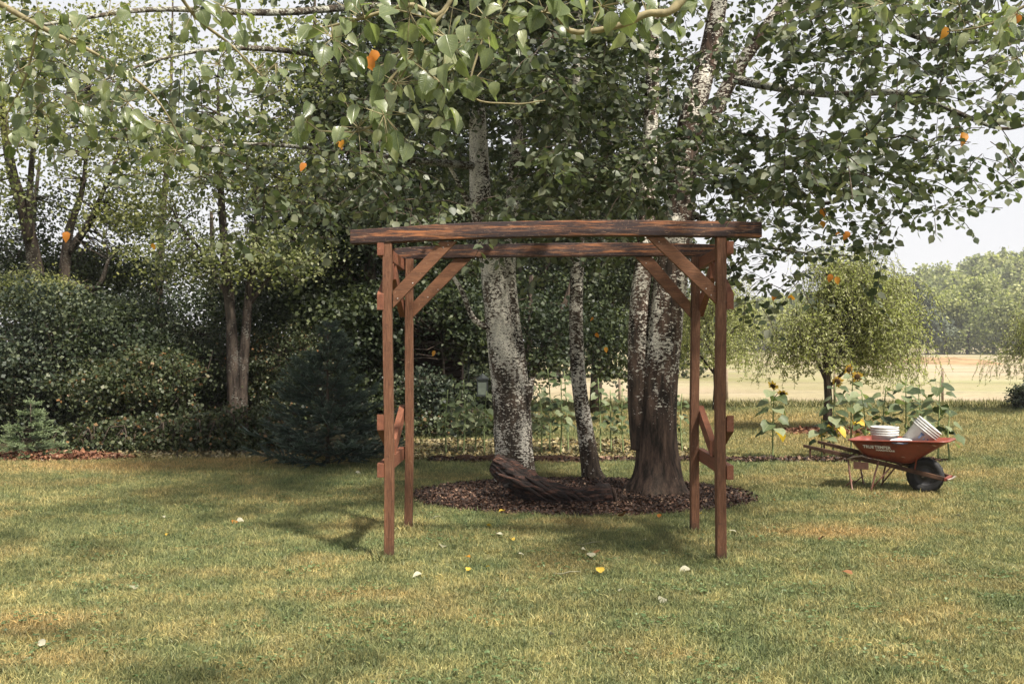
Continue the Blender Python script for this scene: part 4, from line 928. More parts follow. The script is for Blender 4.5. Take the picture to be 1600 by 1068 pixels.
cellsL = {-150: [(x, 90 if x > 420 else 12) for x in range(-100, 700, 100)], -50: [(x, 90 if x > 420 else 30) for x in range(-50, 700, 100)],
          25: [(50, 70), (150, 25), (250, 12), (350, 14), (450, 40), (550, 120)], 75: [(50, 80), (150, 70), (250, 20), (350, 18), (450, 45), (550, 150)],
          125: [(50, 60), (150, 80), (250, 60), (350, 40), (450, 80), (550, 180)], 175: [(40, 30), (150, 70), (250, 90), (350, 80), (450, 110), (550, 200)],
          225: [(100, 25), (200, 50), (300, 90), (400, 100), (500, 190), (600, 240)], 275: [(230, 40), (320, 50), (420, 110), (510, 190), (600, 220)],
          325: [(300, 20), (400, 60), (480, 130), (560, 180), (630, 150)], 375: [(430, 40), (500, 70)]}
for py, row in cellsL.items():
    for px, n_ in row:
        for k in range(2):
            D = 6.0 + 4.5 * rng.random() if px < 420 else 8 + 3.2 * rng.random()
            p = at(px + rng.normal() * 14, py + rng.normal() * 10, D); r = 50 / FPX * D; cl.append((p.x, p.y, p.z, r * 1.2, .8, r * .65, n_ * .56))
print('canopy L', canopy(tL, cl, 290, .078))
# orange autumn leaves among the green ones
for t, spots in ((tR, [(1349, 205, 8.2), (1478, 42, 7), (1504, 210, 7.4), (1508, 208, 7.4), (1286, 325, 9), (1284, 345, 9), (1312, 358, 9), (1327, 362, 9), (1298, 428, 9.3), (1306, 432, 9.3), (1208, 458, 9.6), (1236, 460, 9.6), (1594, 22, 6.5)]),
                 (tM, [(925, 495, 14), (931, 520, 14), (945, 542, 14)]), (tL, [(105, 362, 9), (530, 215, 8), (485, 250, 9), (478, 255, 9), (560, 85, 6), (575, 88, 6), (590, 80, 6), (680, 548, 14), (240, 380, 11)])):
    inv = Matrix.Translation(t.location).inverted()
    for px, py, D in spots:
        p = at(px, py, D); put_leaf(ORANGE[int(rng.integers(2))], p, (rng.normal() * .4, rng.normal() * .4, -1), (rng.normal() * .5, -1, .2), .07 + .03 * rng.random(), t, inv)

# overhanging branches close to the camera, lit by the sun
def near_branch(label, limbs, n_leaves, seedpts, size=.075):
    p0 = Vector(limbs[0][0][:3]); t = empty('overhanging_branch', p0, label, 'branch', 'leafy branches hanging in from above')
    inv = Matrix.Translation(p0).inverted(); pts = []
    for st in limbs:
        mb = MB(); s = spline(st, 26); mb.tube([tuple(q[:3]) for q in s], [max(q[3], .0015) for q in s], 8, jit=lambda p, a, tt: 1 + .35 * mnoise.noise(p * 40)); pts.append(s[:, :3]); mb.build('limb', M['near_wood'], t, True)
    A = np.vstack(pts); k = 0; TA, TB = [], []
    for px, py, D, spread, nl in [(a, b, c_, sp_ * 1.05, int(n_ * 1.38)) for a, b, c_, sp_, n_ in seedpts]:
        c = np.array(at(px, py, D)); src = A[int(np.argmin(((A - c) ** 2).sum(1)))]; TA.append(src); TB.append(c)
        for j in range(nl):
            a = rnd_dir(1, -.1, .8)[0]; e = c + a * spread * (.3 + .8 * rng.random()); TA.append(c); TB.append(e)
            d = unit(a * .5 + np.array([0, 0, -.75]) + rng.normal(size=3) * .45); nh = (rng.normal() * .55, -.75 + rng.normal() * .4, .8 + rng.normal() * .4)
            put_leaf(NEAR[int(rng.integers(10))], e, d, nh, size * (.6 + .7 * rng.random()), t, inv); k += 1
    TA, TB = np.array(TA), np.array(TB)
    V, F = sticks(TA, TB, np.full(len(TA), .0022), np.full(len(TA), .0012)); link_mesh('twigs', np_mesh('twigs', V, quads=F, mat=M['near_wood']), t, 'stuff'); print('near', k)
M['near_wood'] = flat('green_twig', (.20, .17, .09), .7, .3, var=.4, scale=30)
near_branch('sunlit branch with large leaves hanging in at the top middle of the photo',
    [[S(1100, -60, 3.6, .022), S(1055, 12, 3.6, .016), S(1010, 22, 3.6, .014), S(960, 42, 3.6, .012), S(890, 48, 3.6, .009), S(860, 0, 3.5, .006)],
     [S(740, -80, 3.6, .014), S(690, 20, 3.6, .009), S(640, 8, 3.6, .008), S(560, 30, 3.6, .006), S(480, 50, 3.6, .003)],
     [S(700, 10, 3.6, .007), S(640, 90, 3.6, .006), S(607, 130, 3.6, .006), S(600, 180, 3.6, .005), S(560, 205, 3.6, .004), S(500, 205, 3.6, .002)],
     [S(760, 40, 3.8, .004), S(735, 145, 3.8, .004), S(800, 162, 3.8, .003), S(852, 157, 3.8, .002)]],
    0, [(520, 60, 3.5, .10, 9), (570, 30, 3.6, .12, 10), (560, 200, 3.6, .12, 9), (620, 130, 3.6, .13, 12), (600, 180, 3.5, .12, 10), (690, 190, 3.6, .07, 6), (650, 80, 3.6, .13, 12), (700, 60, 3.5, .13, 12), (760, 30, 3.5, .12, 10),
        (745, 120, 3.7, .10, 8), (690, 130, 3.6, .11, 10), (850, 20, 3.4, .13, 10), (940, 10, 3.5, .12, 10), (1010, 20, 3.7, .10, 8), (1050, 35, 3.7, .09, 7), (640, 20, 3.4, .12, 10), (800, -10, 3.3, .12, 8), (480, 190, 3.8, .08, 6), (735, 60, 3.9, .1, 8), (1080, 0, 3.8, .1, 8)], .070)
near_branch('leafy branch hanging in at the upper left of the photo',
    [[S(-80, -40, 4.0, .014), S(60, 40, 4.1, .010), S(160, 90, 4.2, .007), S(240, 150, 4.3, .005), S(290, 230, 4.4, .003)],
     [S(240, -80, 3.8, .010), S(300, 20, 4, .007), S(360, 70, 4.2, .005), S(420, 130, 4.3, .003)],
     [S(60, 40, 4.1, .006), S(40, 120, 4.2, .005), S(10, 180, 4.3, .003)]],
    0, [(60, 20, 4, .14, 9), (110, 60, 4, .13, 9), (30, 110, 4.2, .13, 10), (180, 110, 4.2, .12, 9), (250, 190, 4.4, .13, 14), (200, 160, 4.3, .12, 9), (275, 235, 4.4, .11, 10), (340, 100, 4.2, .10, 8), (400, 110, 4.3, .12, 8), (350, 10, 4, .11, 9), (170, 20, 3.9, .10, 6),
        (10, 200, 4.3, .12, 8), (120, 160, 4.3, .13, 9), (430, 100, 4.2, .1, 7), (300, 20, 4, .1, 6), (60, 170, 4.3, .12, 8)], .064)
near_branch('leafy branch hanging in at the upper right corner of the photo',
    [[S(1700, -60, 4.6, .010), S(1600, 10, 4.7, .007), S(1540, 40, 4.8, .005), S(1480, 50, 4.9, .003)], [S(1420, -80, 4.5, .006), S(1380, -10, 4.6, .004), S(1350, 10, 4.6, .002)]],
    0, [(1560, 40, 4.8, .13, 10), (1590, 90, 4.9, .12, 8), (1520, 50, 4.9, .10, 7), (1380, 5, 4.6, .12, 10), (1500, 10, 4.7, .12, 7), (1440, 0, 4.7, .1, 6), (1590, 20, 4.6, .1, 7)], .068)

# ------------------------------------------------------------------ fallen log
def log():
    pts = [S(772, 722, 10.75, .10), S(792, 734, 10.7, .14), S(822, 756, 10.6, .155), S(860, 776, 10.5, .13), S(900, 781, 10.5, .12), S(935, 778, 10.5, .135), S(956, 775, 10.5, .135)]
    s = spline(pts, 150); mb = MB()
    def jit(p, a, t):
        rid = abs(mnoise.noise(Vector((math.cos(a) * 2.6, math.sin(a) * 2.6, t * 1.2 + 5)))) * .55 + abs(mnoise.noise(Vector((math.cos(a) * 6, math.sin(a) * 6, t * 3)))) * .32
        q_ = mnoise.noise(Vector((p.x * 5, p.y * 9, p.z * 16))); st_ = math.floor(3.2 * (.5 + .5 * mnoise.noise(Vector((p.x * 3.5, math.cos(a) * 2.2, math.sin(a) * 2.2))))) / 3.2
        return .52 + rid * 1.1 + .20 * q_ + .34 * st_ + .06 * mnoise.noise(p * 30)
    mb.tube([tuple(q[:3]) for q in s], [q[3] for q in s], 72, jit=jit)
    c = at(860, 775, 10.5)
    t = empty('fallen_log', (c.x, c.y, 0), 'rotten dark reddish-brown log lying at the foot of the alders', 'log')
    o = mb.build('log_body', M['log'], t, True)
    ce = flat('cut_end', (.085, .06, .048), .9, .1, scale=14, var=.5, bmp=.6); e = Vector(S(957.5, 775, 10.5, 0)[:3]); m3 = MB()
    m3.lathe([(.10, -.004), (.098, .006), (.07, -.002), (.045, .008), (.02, 0), (.004, .006)], 26, Matrix.Translation(e) @ Matrix.Rotation(R(88), 4, 'Y') @ Matrix.Rotation(R(-16), 4, 'X')); m3.build('cut_end', ce, t, True)
    for a in range(6):     # splinters and loose bark slabs
        q = spline([S(775 + a * 23, 738 + a * 5 + 6 * math.sin(a * 2), 10.5 - .015 * (a % 3), .012), S(815 + a * 20, 756 + a * 4.5, 10.40 - .01 * (a % 2), .026), S(855 + a * 15, 782 + a * 1.5 - 3 * (a % 3), 10.38, .008)], 12)
        m2 = MB(); m2.tube([tuple(v[:3]) for v in q], [v[3] for v in q], 7, jit=lambda p, aa, tt: 1 + .5 * mnoise.noise(p * 20)); m2.build('bark_slab', M['log'], t, True)
log()

# ------------------------------------------------------------------ the arbor
DF, DB = 7.78, 9.03
def arbor():
    t = empty('wooden_arbor', (.33, 8.4, 0), 'brown stained wooden wedding arbor with four posts and diagonal braces on the lawn', 'arbor')
    def orient(o, name): return o
    XF = (gx(607, DF), gx(1123, DF)); XB = (gx(637.5, DB), gx(1082.5, DB)); pw = .072
    ztopF = [at(607, 378, DF).z, at(1123, 372, DF).z]; ztopB = [at(637, 403.5, DB).z, at(1082, 402, DB).z]
    def post(x, y, z1, lean):
        mb = MB(); n = 9
        P = [(x + lean * (z / z1) + .004 * math.sin(z * 3 + x), y, z) for z in np.linspace(-.05, z1 - .002, n)]
        V = []
        for p in P: V += [(p[0] - pw / 2, p[1] - .045, p[2]), (p[0] + pw / 2, p[1] - .045, p[2]), (p[0] + pw / 2, p[1] + .045, p[2]), (p[0] - pw / 2, p[1] + .045, p[2])]
        F = [(4 * i + k, 4 * i + (k + 1) % 4, 4 * i + 4 + (k + 1) % 4, 4 * i + 4 + k) for i in range(n - 1) for k in range(4)] + [(3, 2, 1, 0), (4 * n - 4, 4 * n - 3, 4 * n - 2, 4 * n - 1)]
        mb.add(V, F); mb.build('post', M['wood_z'], t, bevel=.004)
    post(XF[0], DF, ztopF[0], -.015); post(XF[1], DF, ztopF[1], 0); post(XB[0], DB, ztopB[0], .01); post(XB[1], DB, ztopB[1], .01)
    def beam(pts_top, pts_bot, D, th, name='beam'):
        T = spline([tuple(at(px, py, D)) for px, py in pts_top], 46); B_ = spline([tuple(at(px, py, D)) for px, py in pts_bot], 46)
        V = []; F = []
        for k in range(46):
            q = .0022 * mnoise.noise(Vector((T[k][0] * 6, D, 0))); 
            a, b = T[k], B_[k]; V += [(a[0], D - th / 2 + q, a[2]), (a[0], D + th / 2, a[2]), (b[0], D + th / 2, b[2]), (b[0], D - th / 2 - q, b[2]), (b[0], D - th / 2 - .004, b[2] + (a[2] - b[2]) * .3)]
        for k in range(45):
            F += [(5 * k + j, 5 * k + (j + 1) % 5, 5 * k + 5 + (j + 1) % 5, 5 * k + 5 + j) for j in range(5)]
        F += [(4, 3, 2, 1, 0), tuple(225 + j for j in range(5))]
        mb = MB(); mb.add(V, F); mb.build(name, M['wood_x'], t, bevel=.005)
    beam([(546, 358.5), (606, 355), (700, 349.5), (800, 346.5), (950, 345.5), (1100, 348), (1184, 350)], [(546, 380), (606, 378), (700, 374), (800, 371), (950, 369.5), (1100, 371.5), (1184, 373.5)], DF, .11)
    beam([(612, 387), (700, 383), (800, 381), (950, 380), (1050, 382), (1128, 384)], [(612, 404.5), (700, 403), (800, 401.5), (950, 401), (1050, 401.5), (1128, 403)], DB, .09)
    def brace(quad, D, th=.038, name='brace'):
        mb = MB(); P = [at(px, py, D) for px, py in quad]; mb.prism([(p.x, p.z) for p in P], D - th / 2, D + th / 2)
        o = mb.build(name, M['wood_brace'], t, bevel=.004); return o
    # object coordinates turned along the board so that the grain runs with it
    brace([(612.5, 454), (612.5, 481), (714, 376.5), (687, 376.5)], DF - .0); brace([(1116.5, 448.5), (1116.5, 476), (1009, 371.5), (1036, 371.5)], DF)
    brace([(644, 472), (644, 496), (737, 403), (710, 403)], DB); brace([(1076.5, 472), (1076.5, 496), (991, 402), (1017, 402)], DB)
    # side frames: rails outside the posts, short V braces above and below
    for sgn, k in ((-1, 0), (1, 1)):
        xf, xb = XF[k] + sgn * (pw / 2 + .0285), XB[k] + sgn * (pw / 2 + .0285); yf, yb = DF - .055, DB + .055
        def side_board(zf0, zf1, zb0, zb1, y0, y1, name, xoff=0):
            fx = lambda y: xf + (xb - xf) * (y - DF) / (DB - DF)
            mb = MB(); h = .0265
            V = [(fx(y) + dx, y, z) for (y, z) in ((y0, zf0), (y0, zf1), (y1, zb1), (y1, zb0)) for dx in (-h + xoff, h + xoff)]
            mb.add(V, [(0, 1, 3, 2), (4, 5, 7, 6), (0, 6, 7, 1), (2, 3, 5, 4), (0, 2, 4, 6), (1, 7, 5, 3)]); mb.build(name, M['wood_y'], t, bevel=.003)
        side_board(2.392, 2.490, 2.378, 2.474, yf, yb, 'side_rail')
        side_board(.655, .765, .655, .765, yf, yb, 'side_rail')
        def v_brace(y0, z0, y1, z1, cut, name='side_brace'):
            # vertical cut at the post end, board 0.125 tall
            side_board(z0, z0 + .125, z1, z1 + .125, y0, y1, name, sgn * .001)
        ym = (DF + DB) / 2
        v_brace(yf, 1.965, ym - .06, 2.268, 0); v_brace(ym + .06, 2.255, yb, 1.95, 0)
        v_brace(yf, 1.025, ym - .06, .764, 0); v_brace(ym + .06, .764, yb, 1.025, 0)
    # bolt and screw heads
    sm = flat('screw', (.35, .3, .27), .35, .5, .9)
    for px, py, D in ((700, 382, DF), (692, 386, DF), (644, 442, DF), (1028, 379, DF), (1100, 452, DF), (668, 464, DB), (684, 452, DB), (1008, 412, DB), (620, 466, DF), (1108, 462, DF)):
        p = at(px, py, D); mb = MB(); mb.lathe([(.0055, 0), (.0055, .003), (.003, .0045)], 8, Matrix.Translation((p.x, D - .0192, p.z)) @ Matrix.Rotation(R(90), 4, 'X'), cap1=True); mb.build('screw', sm, t)
    for o in list(C.objects):      # the frame stands slightly out of square: its right side is nearer
        if o.parent == t:
            for v in o.data.vertices: v.co.y -= .05 * (v.co.x - .33)
arbor()

# ------------------------------------------------------------------ sunflowers
SUNL = [leaf_piece('leaf', M['sun_leaf'], .08 + .3 * rng.random(), .06 + .12 * rng.random(), .95 + .35 * rng.random(), .12, v, True) for v in (.05, .3, .55, .8, 1)]
M['stem'] = flat('sunflower_stem', (.17, .21, .09), .7, .2); M['disk'] = flat('flower_disk', (.06, .035, .015), .9, .1, scale=60)
DISK_ME = None; M['petal'] = leaf_mat('petal', [(0, (.36, .22, .03)), (1, (.42, .27, .04))], .3, .5)
PET = leaf_piece('petal', M['petal'], .2, .03, .75, 0, .5, False)
YEL = leaf_piece('leaf', M['leaf_yellow'], .4, .1, 1.0, .05, .4, False)
def sunflower(px, D, h, label, group, nl=11, ls=.15, flowers=0, lean=0, yellow=0, z0=0, head_dir=(0, -1, -.3)):
    x = gx(px, D); t = empty('sunflower_plant', (x, D, z0), label, 'sunflower', group)
    inv = Matrix.Identity(4)
    s = spline([(0, 0, 0), (lean * .3 + rng.normal() * .02, rng.normal() * .02, h * .5), (lean + rng.normal() * .03, rng.normal() * .03, h)], 14)
    mb = MB(); mb.tube([tuple(q) for q in s], list(np.linspace(.014, .007, 14)), 7); mb.build('stem', M['stem'], t, True, local=True)
    PA, PB = [], []
    for k in range(nl):
        f = .30 + .70 * (k + .3) / nl; q = s[min(13, int(f * 13))]; a = k * 2.4 + rng.random() * .7
        out_ = np.array([math.cos(a), math.sin(a), .35 + .3 * (1 - f)]); pl = ls * (.75 - .35 * f); e = q + out_ * pl; PA.append(q); PB.append(e)
        L = ls * (1.25 - .55 * abs(f - .6)) * (.75 + .5 * rng.random()); d = (out_[0], out_[1], .05 - .75 * rng.random()); nh = (out_[0] * .4 + rng.normal() * .3, out_[1] * .4 - .55, 1)
        put_leaf(YEL if k < yellow else SUNL[int(rng.integers(5))], e, d, nh, L, t, inv)
    V, F = sticks(np.array(PA), np.array(PB), np.full(nl, .004), np.full(nl, .003)); link_mesh('leaf_stalks', np_mesh('leaf_stalks', V, quads=F, mat=M['stem']), t, 'stuff', local=True)
    for k in range(flowers):
        q = Vector(s[-1]) + Vector((.13 * (k - (flowers - 1) / 2) + rng.normal() * .03, -.06 * (k % 2), -.11 * k + .02)); hd = Vector(head_dir) + Vector((rng.normal() * .35, 0, rng.normal() * .25)); hd.normalize()
        b = bpy.data.objects.new('flower_head', None)
        rot = hd.to_track_quat('Z', 'Y').to_matrix().to_4x4(); mb = MB(); R_ = .045
        mb.lathe([(.02, -.03), (R_, -.012), (R_, .004), (R_ * .6, .012), (.005, .010)], 14, Matrix.Translation(q) @ rot, cap1=True)
        mb.tube([tuple(s[-2 - k]), tuple((Vector(s[-2 - k]) + q) / 2 + Vector((0, 0, .05))), tuple(q - hd * .02)], .006, 6)
        fo = mb.build('flower_head', M['disk'], t, True, local=True)
        for j in range(13):
            a = j * 2 * math.pi / 13 + rng.normal() * .1; loc = rot @ Vector((math.cos(a), math.sin(a), 0)) ; dd = loc + hd * (.25 - .5 * rng.random())
            o = put_leaf(PET, q + loc * R_ * .9, dd, hd, .055 * (.7 + .5 * rng.random()), t, inv); o.name = 'petal'; o.parent = fo
    return t
G1 = 'sunflower plants in the bed behind the alders'
for px, D, h, lab, nl, ls in [(697, 15.6, 1.02, 'leftmost sunflower plant of the bed, with a pale leaf hanging low', 10, .12), (716, 16.0, 1.0, 'slim sunflower plant second from the left in the bed', 11, .12), (724, 15.5, 1.18, 'tallest sunflower plant left of the alder, near the lantern', 14, .13),
        (742, 15.8, .95, 'dense sunflower plant just left of the left alder trunk', 13, .13), (757, 15.6, 1.0, 'sunflower plant half hidden by the left alder trunk', 12, .13),
        (846, 15.6, 1.12, 'sunflower plant right beside the left alder trunk', 14, .14), (858, 15.9, 1.35, 'tall sunflower plant between the left and thin alders', 14, .15), (876, 15.5, 1.2, 'sunflower plant close to the thin alder, on its left', 14, .14),
        (888, 15.9, 1.3, 'sunflower plant directly behind the thin alder', 12, .13), (938, 15.6, 1.2, 'sunflower plant right of the thin alder', 13, .14), (955, 16, 1.0, 'low sunflower plant midway between the thin and right alders', 12, .13),
        (974, 15.6, 1.08, 'sunflower plant touching the right alder trunk on its left', 13, .13), (1066, 15.8, .95, 'sunflower plant between the right alder and the rear right post', 10, .12)]:
    sunflower(px, D, h, lab, G1, nl + 5, ls * .78)
G2 = 'sunflower plants near the wheelbarrow'
sunflower(1207, 15.0, 1.08, 'lone sunflower with drooping yellow head standing left of the willow', G2, 13, .17, 2, .03, 1, head_dir=(-.3, -.7, -.9))
sunflower(1302, 14.9, 1.15, 'sunflower with fading yellow leaves in front of the willow trunk', G2, 19, .14, 1, .05, 4)
sunflower(1330, 15.3, 1.32, 'tallest sunflower of the right group, with yellow flowers', G2, 19, .14, 2, .0, 4)
sunflower(1352, 14.8, 1.05, 'leafy sunflower rising behind the upright white bucket', G2, 18, .13, 0, 0, 2)
sunflower(1380, 15.2, 1.1, 'sunflower plant behind the gap between the two white buckets', G2, 17, .13, 0, 0, 1)
sunflower(1416, 14.8, 1.2, 'green sunflower plant left of the tilted white bucket', G2, 18, .15, 0, 0)
sunflower(1438, 15.3, 1.1, 'sunflower plant directly behind the tilted white bucket', G2, 16, .14)
sunflower(1466, 14.7, 1.25, 'rightmost tall sunflower plant with a dark bud on top', G2, 15, .17, 0, .04)
sunflower(1284, 14.9, .62, 'short sunflower plant with drooping dark leaves left of the willow trunk', G2, 9, .14)
sunflower(1484, 14.6, .75, 'short sunflower plant behind the wheelbarrow wheel', G2, 8, .17)

# ------------------------------------------------------------------ wheelbarrow with buckets
AW = R(-33); NOSE = Vector((gx(1477, 11.35), 11.35, 0))
WM = Matrix.Translation(NOSE) @ Matrix.Rotation(AW, 4, 'Z')
def wheelbarrow():
    t = empty('wheelbarrow', NOSE, 'red steel wheelbarrow with wooden handles and black tyre, loaded with white buckets', 'wheelbarrow', rz=AW)
    def rusty(name, c, c2):
        m, n, p, o = newmat(name); P = objc(n)
        col = ramp(n, [(.35, c2), (.5, c), (.8, tuple(min(1, x * 1.25) for x in c))], noise(n, 5, 6, P, rough=.7))
        col = mix(n, ramp(n, [(.60, (0, 0, 0)), (.66, (1, 1, 1))], noise(n, 13, 6, P, rough=.75)), col, (.11, .05, .028))
        col = mix(n, ramp(n, [(.68, (0, 0, 0)), (.72, (.8, .8, .8))], noise(n, 9, 6, P, (1, 1, 3))), col, (.42, .30, .24))
        n.links.new(col, p.inputs['Base Color']); p.inputs['Roughness'].default_value = .45; bump(n, p, noise(n, 30, 4, P), .2, .004); return m
    red = rusty('red_paint', (.19, .040, .022), (.12, .024, .014)); wood = flat('dark_handle_wood', (.065, .035, .022), .8, .2, scale=12, var=.5); steel = rusty('pink_rust', (.17, .08, .055), (.09, .042, .028))
    blk = flat('tyre_rubber', (.018, .018, .018), .7, .3, scale=20, var=.5); rimm = flat('wheel_disc', (.035, .035, .037), .5, .4, scale=9, var=.6); gal = flat('worn_steel', (.33, .27, .22), .5, .4, .5)
    # handles: run from near the nose back, splaying out
    for s in (-1, 1):
        mb = MB(); A = [(.02, s * .13, .19), (-.55, s * .19, .315), (-1.18, s * .27, .435), (-1.53, s * .30, .50)]
        V = []
        for k, p in enumerate(A):
            hw, hh = (.021, .024) if k < 3 else (.016, .017)
            V += [(p[0], p[1] - hw, p[2] - hh), (p[0], p[1] + hw, p[2] - hh), (p[0], p[1] + hw, p[2] + hh), (p[0], p[1] - hw, p[2] + hh)]
        F = [(4 * i + k, 4 * i + 4 + k, 4 * i + 4 + (k + 1) % 4, 4 * i + (k + 1) % 4) for i in range(3) for k in range(4)] + [(0, 1, 2, 3), (15, 14, 13, 12)]
        mb.add(V, F); mb.build('handle', wood, t, bevel=.004, local=True)
        # grip stub, leg, brace, axle arm
        mb = MB(); mb.box((-1.45, s * .296, .41), (.02, .018, .12)); mb.build('handle_stub', wood, t, local=True)
        mb = MB(); mb.tube([(-1.02, s * .25, .39), (-1.0, s * .26, .2), (-.97, s * .27, .02), (-.92, s * .27, .0), (-.80, s * .27, .0), (-.75, s * .26, .02), (-.72, s * .24, .2), (-.68, s * .22, .36)], .011, 7); mb.build('leg', steel, t, True, local=True)
        mb = MB(); mb.tube([(-.97, s * .26, .12), (-1.08, s * .2, .02)], .009, 6); mb.tube([(-.55, s * .2, .30), (-.76, s * .26, .03)], .010, 6); mb.build('leg_brace', steel, t, True, local=True)
        mb = MB(); mb.tube([(-.30, s * .17, .215 + .04), (-.27, s * .17, .45), (-.24, s * .19, .53)], .009, 6); mb.build('tray_strut', red, t, True, local=True)
        mb = MB(); mb.tube([(-1.0, s * .27, .42), (-1.08, s * .275, .38), (-1.18, s * .28, .33)], [.013, .011, .008], 6); mb.build('handle_cleat', wood, t, True, local=True)
        mb = MB(); mb.tube([(-.80, s * .235, .395), (-.86, s * .27, .415), (-.95, s * .285, .40), (-1.02, s * .28, .37)], .010, 6); mb.build('bracket', gal, t, True, local=True)
    mb = MB(); mb.box((-.87, -.262, .30), (.17, .008, .085)); mb.build('leg_plate', steel, t, local=True, bevel=.002)
    mb = MB(); mb.box((.03, 0, .19), (.035, .33, .035)); mb.build('nose_guard', red, t, local=True, bevel=.004)
    mb = MB(); mb.tube([(.05, -.17, .19), (.085, -.10, .2), (.085, .1, .2), (.05, .17, .19)], .010, 6); mb.build('nose_bar', gal, t, True, local=True)
    # crossbars under the tray
    mb = MB(); mb.box((-.45, 0, .33), (.04, .36, .03)); mb.box((-.85, 0, .41), (.04, .5, .03)); mb.build('crossbar', wood, t, local=True)
    # wheel
    RX = Matrix.Translation((-.215, 0, .205)) @ Matrix.Rotation(R(90), 4, 'X'); mb = MB()
    prof = [(.115, -.030), (.135, -.045), (.165, -.052), (.190, -.046), (.203, -.028), (.2065, 0), (.203, .028), (.190, .046), (.165, .052), (.135, .045), (.115, .030)]
    mb.lathe(prof, 40, RX, cap0=False)
    for k in range(40):      # tread blocks
        a = 2 * math.pi * k / 40; mb.box(RX @ Vector((.2045 * math.cos(a), .2045 * math.sin(a), .018 * (-1) ** k)), (.013, .026, .008), Matrix.Rotation(-a + R(90), 3, 'Y'))
    tw = mb.build('wheel', blk, t, True, local=True)
    mb = MB(); mb.lathe([(.004, -.052), (.028, -.052), (.032, -.020), (.09, -.012), (.108, -.022), (.120, -.034), (.120, .034), (.108, .022), (.09, .012), (.032, .02), (.028, .052), (.004, .052)], 28, RX, cap1=True)
    mb.build('rim', rimm, tw, True, local=True)
    mb = MB(); mb.tube([(-.215, -.16, .205), (-.215, .16, .205)], .009, 8); mb.build('axle', gal, tw, True, local=True)
    # tray: rounded-rectangle loops from floor to rim, inner and outer skin
    def loop(xb, xf, wb, wf, zb, zf, n=10, rr=.09):
        P = []
        cs = [(xf - rr, wf - rr, 0), (xb + rr, wb - rr, 90), (xb + rr, -wb + rr, 180), (xf - rr, -wf + rr, 270)]
        for cx, cy_, a0 in cs:
            for k in range(n):
                a = R(a0 + 90 * k / (n - 1)); x = cx + rr * math.cos(a); f = (x - xb) / (xf - xb); P.append((x, cy_ + rr * math.sin(a), zb + (zf - zb) * f))
        return P
    outer = [loop(-.82, -.40, .17, .15, .395, .335, rr=.07), loop(-.86, -.34, .20, .18, .40, .345, rr=.08), loop(-.90, -.22, .24, .205, .45, .43, rr=.09), loop(-.97, -.02, .29, .25, .545, .56, rr=.1), loop(-1.01, .06, .32, .28, .595, .625, rr=.11)]
    rimo = [loop(-1.03, .08, .34, .30, .598, .628, rr=.12), loop(-1.03, .08, .34, .30, .584, .614, rr=.12)]
    inner = [[(x * .985 - .006, y * .975, z + .006) for x, y, z in L] for L in outer[::-1]]
    loops = rimo[::-1] + []
    seq = [outer[0], outer[1], outer[2], outer[3], outer[4], rimo[1], rimo[0]] + inner; V = [p for L in seq for p in L]; n = len(outer[0])
    F = [(i * n + k, i * n + (k + 1) % n, (i + 1) * n + (k + 1) % n, (i + 1) * n + k) for i in range(len(seq) - 1) for k in range(n)] + [tuple(range(n - 1, -1, -1)), tuple(range((len(seq) - 1) * n, len(seq) * n))]
    mb = MB(); mb.add(V, F); mb.build('tray', red, t, True, local=True)
    # lettering on the near side of the tray
    white = flat('white_print', (.75, .74, .70), .6, .2, var=.08)
    def text(body, size, x, z, w_=1.0, bold=.012):
        cu = bpy.data.curves.new('lettering', 'FONT'); cu.body = body; cu.size = size; cu.extrude = .0006; cu.offset = bold * size; cu.space_character = 1.05
        to = bpy.data.objects.new('tmp', cu); C.objects.link(to); dg = bpy.context.evaluated_depsgraph_get(); me = bpy.data.meshes.new_from_object(to.evaluated_get(dg)); bpy.data.objects.remove(to)
        me.materials.clear(); me.materials.append(white); o = link_mesh('lettering', me, t, local=True)
        # side wall between loops 2 and 3 leans outward
        tilt = math.atan2(.545 - .44, .29 - .235); ya = -.2755 - (z - .51) * (.055 / .10) - .004
        o.matrix_basis = Matrix.Translation((x, ya, z)) @ Matrix.Rotation(R(-3.2), 4, 'Z') @ Matrix.Rotation(R(1.0), 4, 'Y') @ Matrix.Rotation(R(90) + (R(90) - tilt), 4, 'X') @ Matrix.Diagonal((w_, 1, 1, 1))
        return o
    text('TRUE', .052, -.84, .514, .95, .03); text('TEMPER', .052, -.71, .514, .95, .03); text('HARDWARE', .027, -.70, .486, 1.35, .04)
wheelbarrow()
def plastic():
    m, n, p, o = newmat('white_plastic'); c = ramp(n, [(.3, (.50, .49, .46)), (.7, (.66, .65, .62))], noise(n, 9, 5, objc(n)))
    n.links.new(c, p.inputs['Base Color']); p.inputs['Roughness'].default_value = .35; p.inputs['Subsurface Weight'].default_value = 0; return m
wp = plastic(); bl = flat('blue_print', (.12, .16, .26), .6, .2, var=.1)
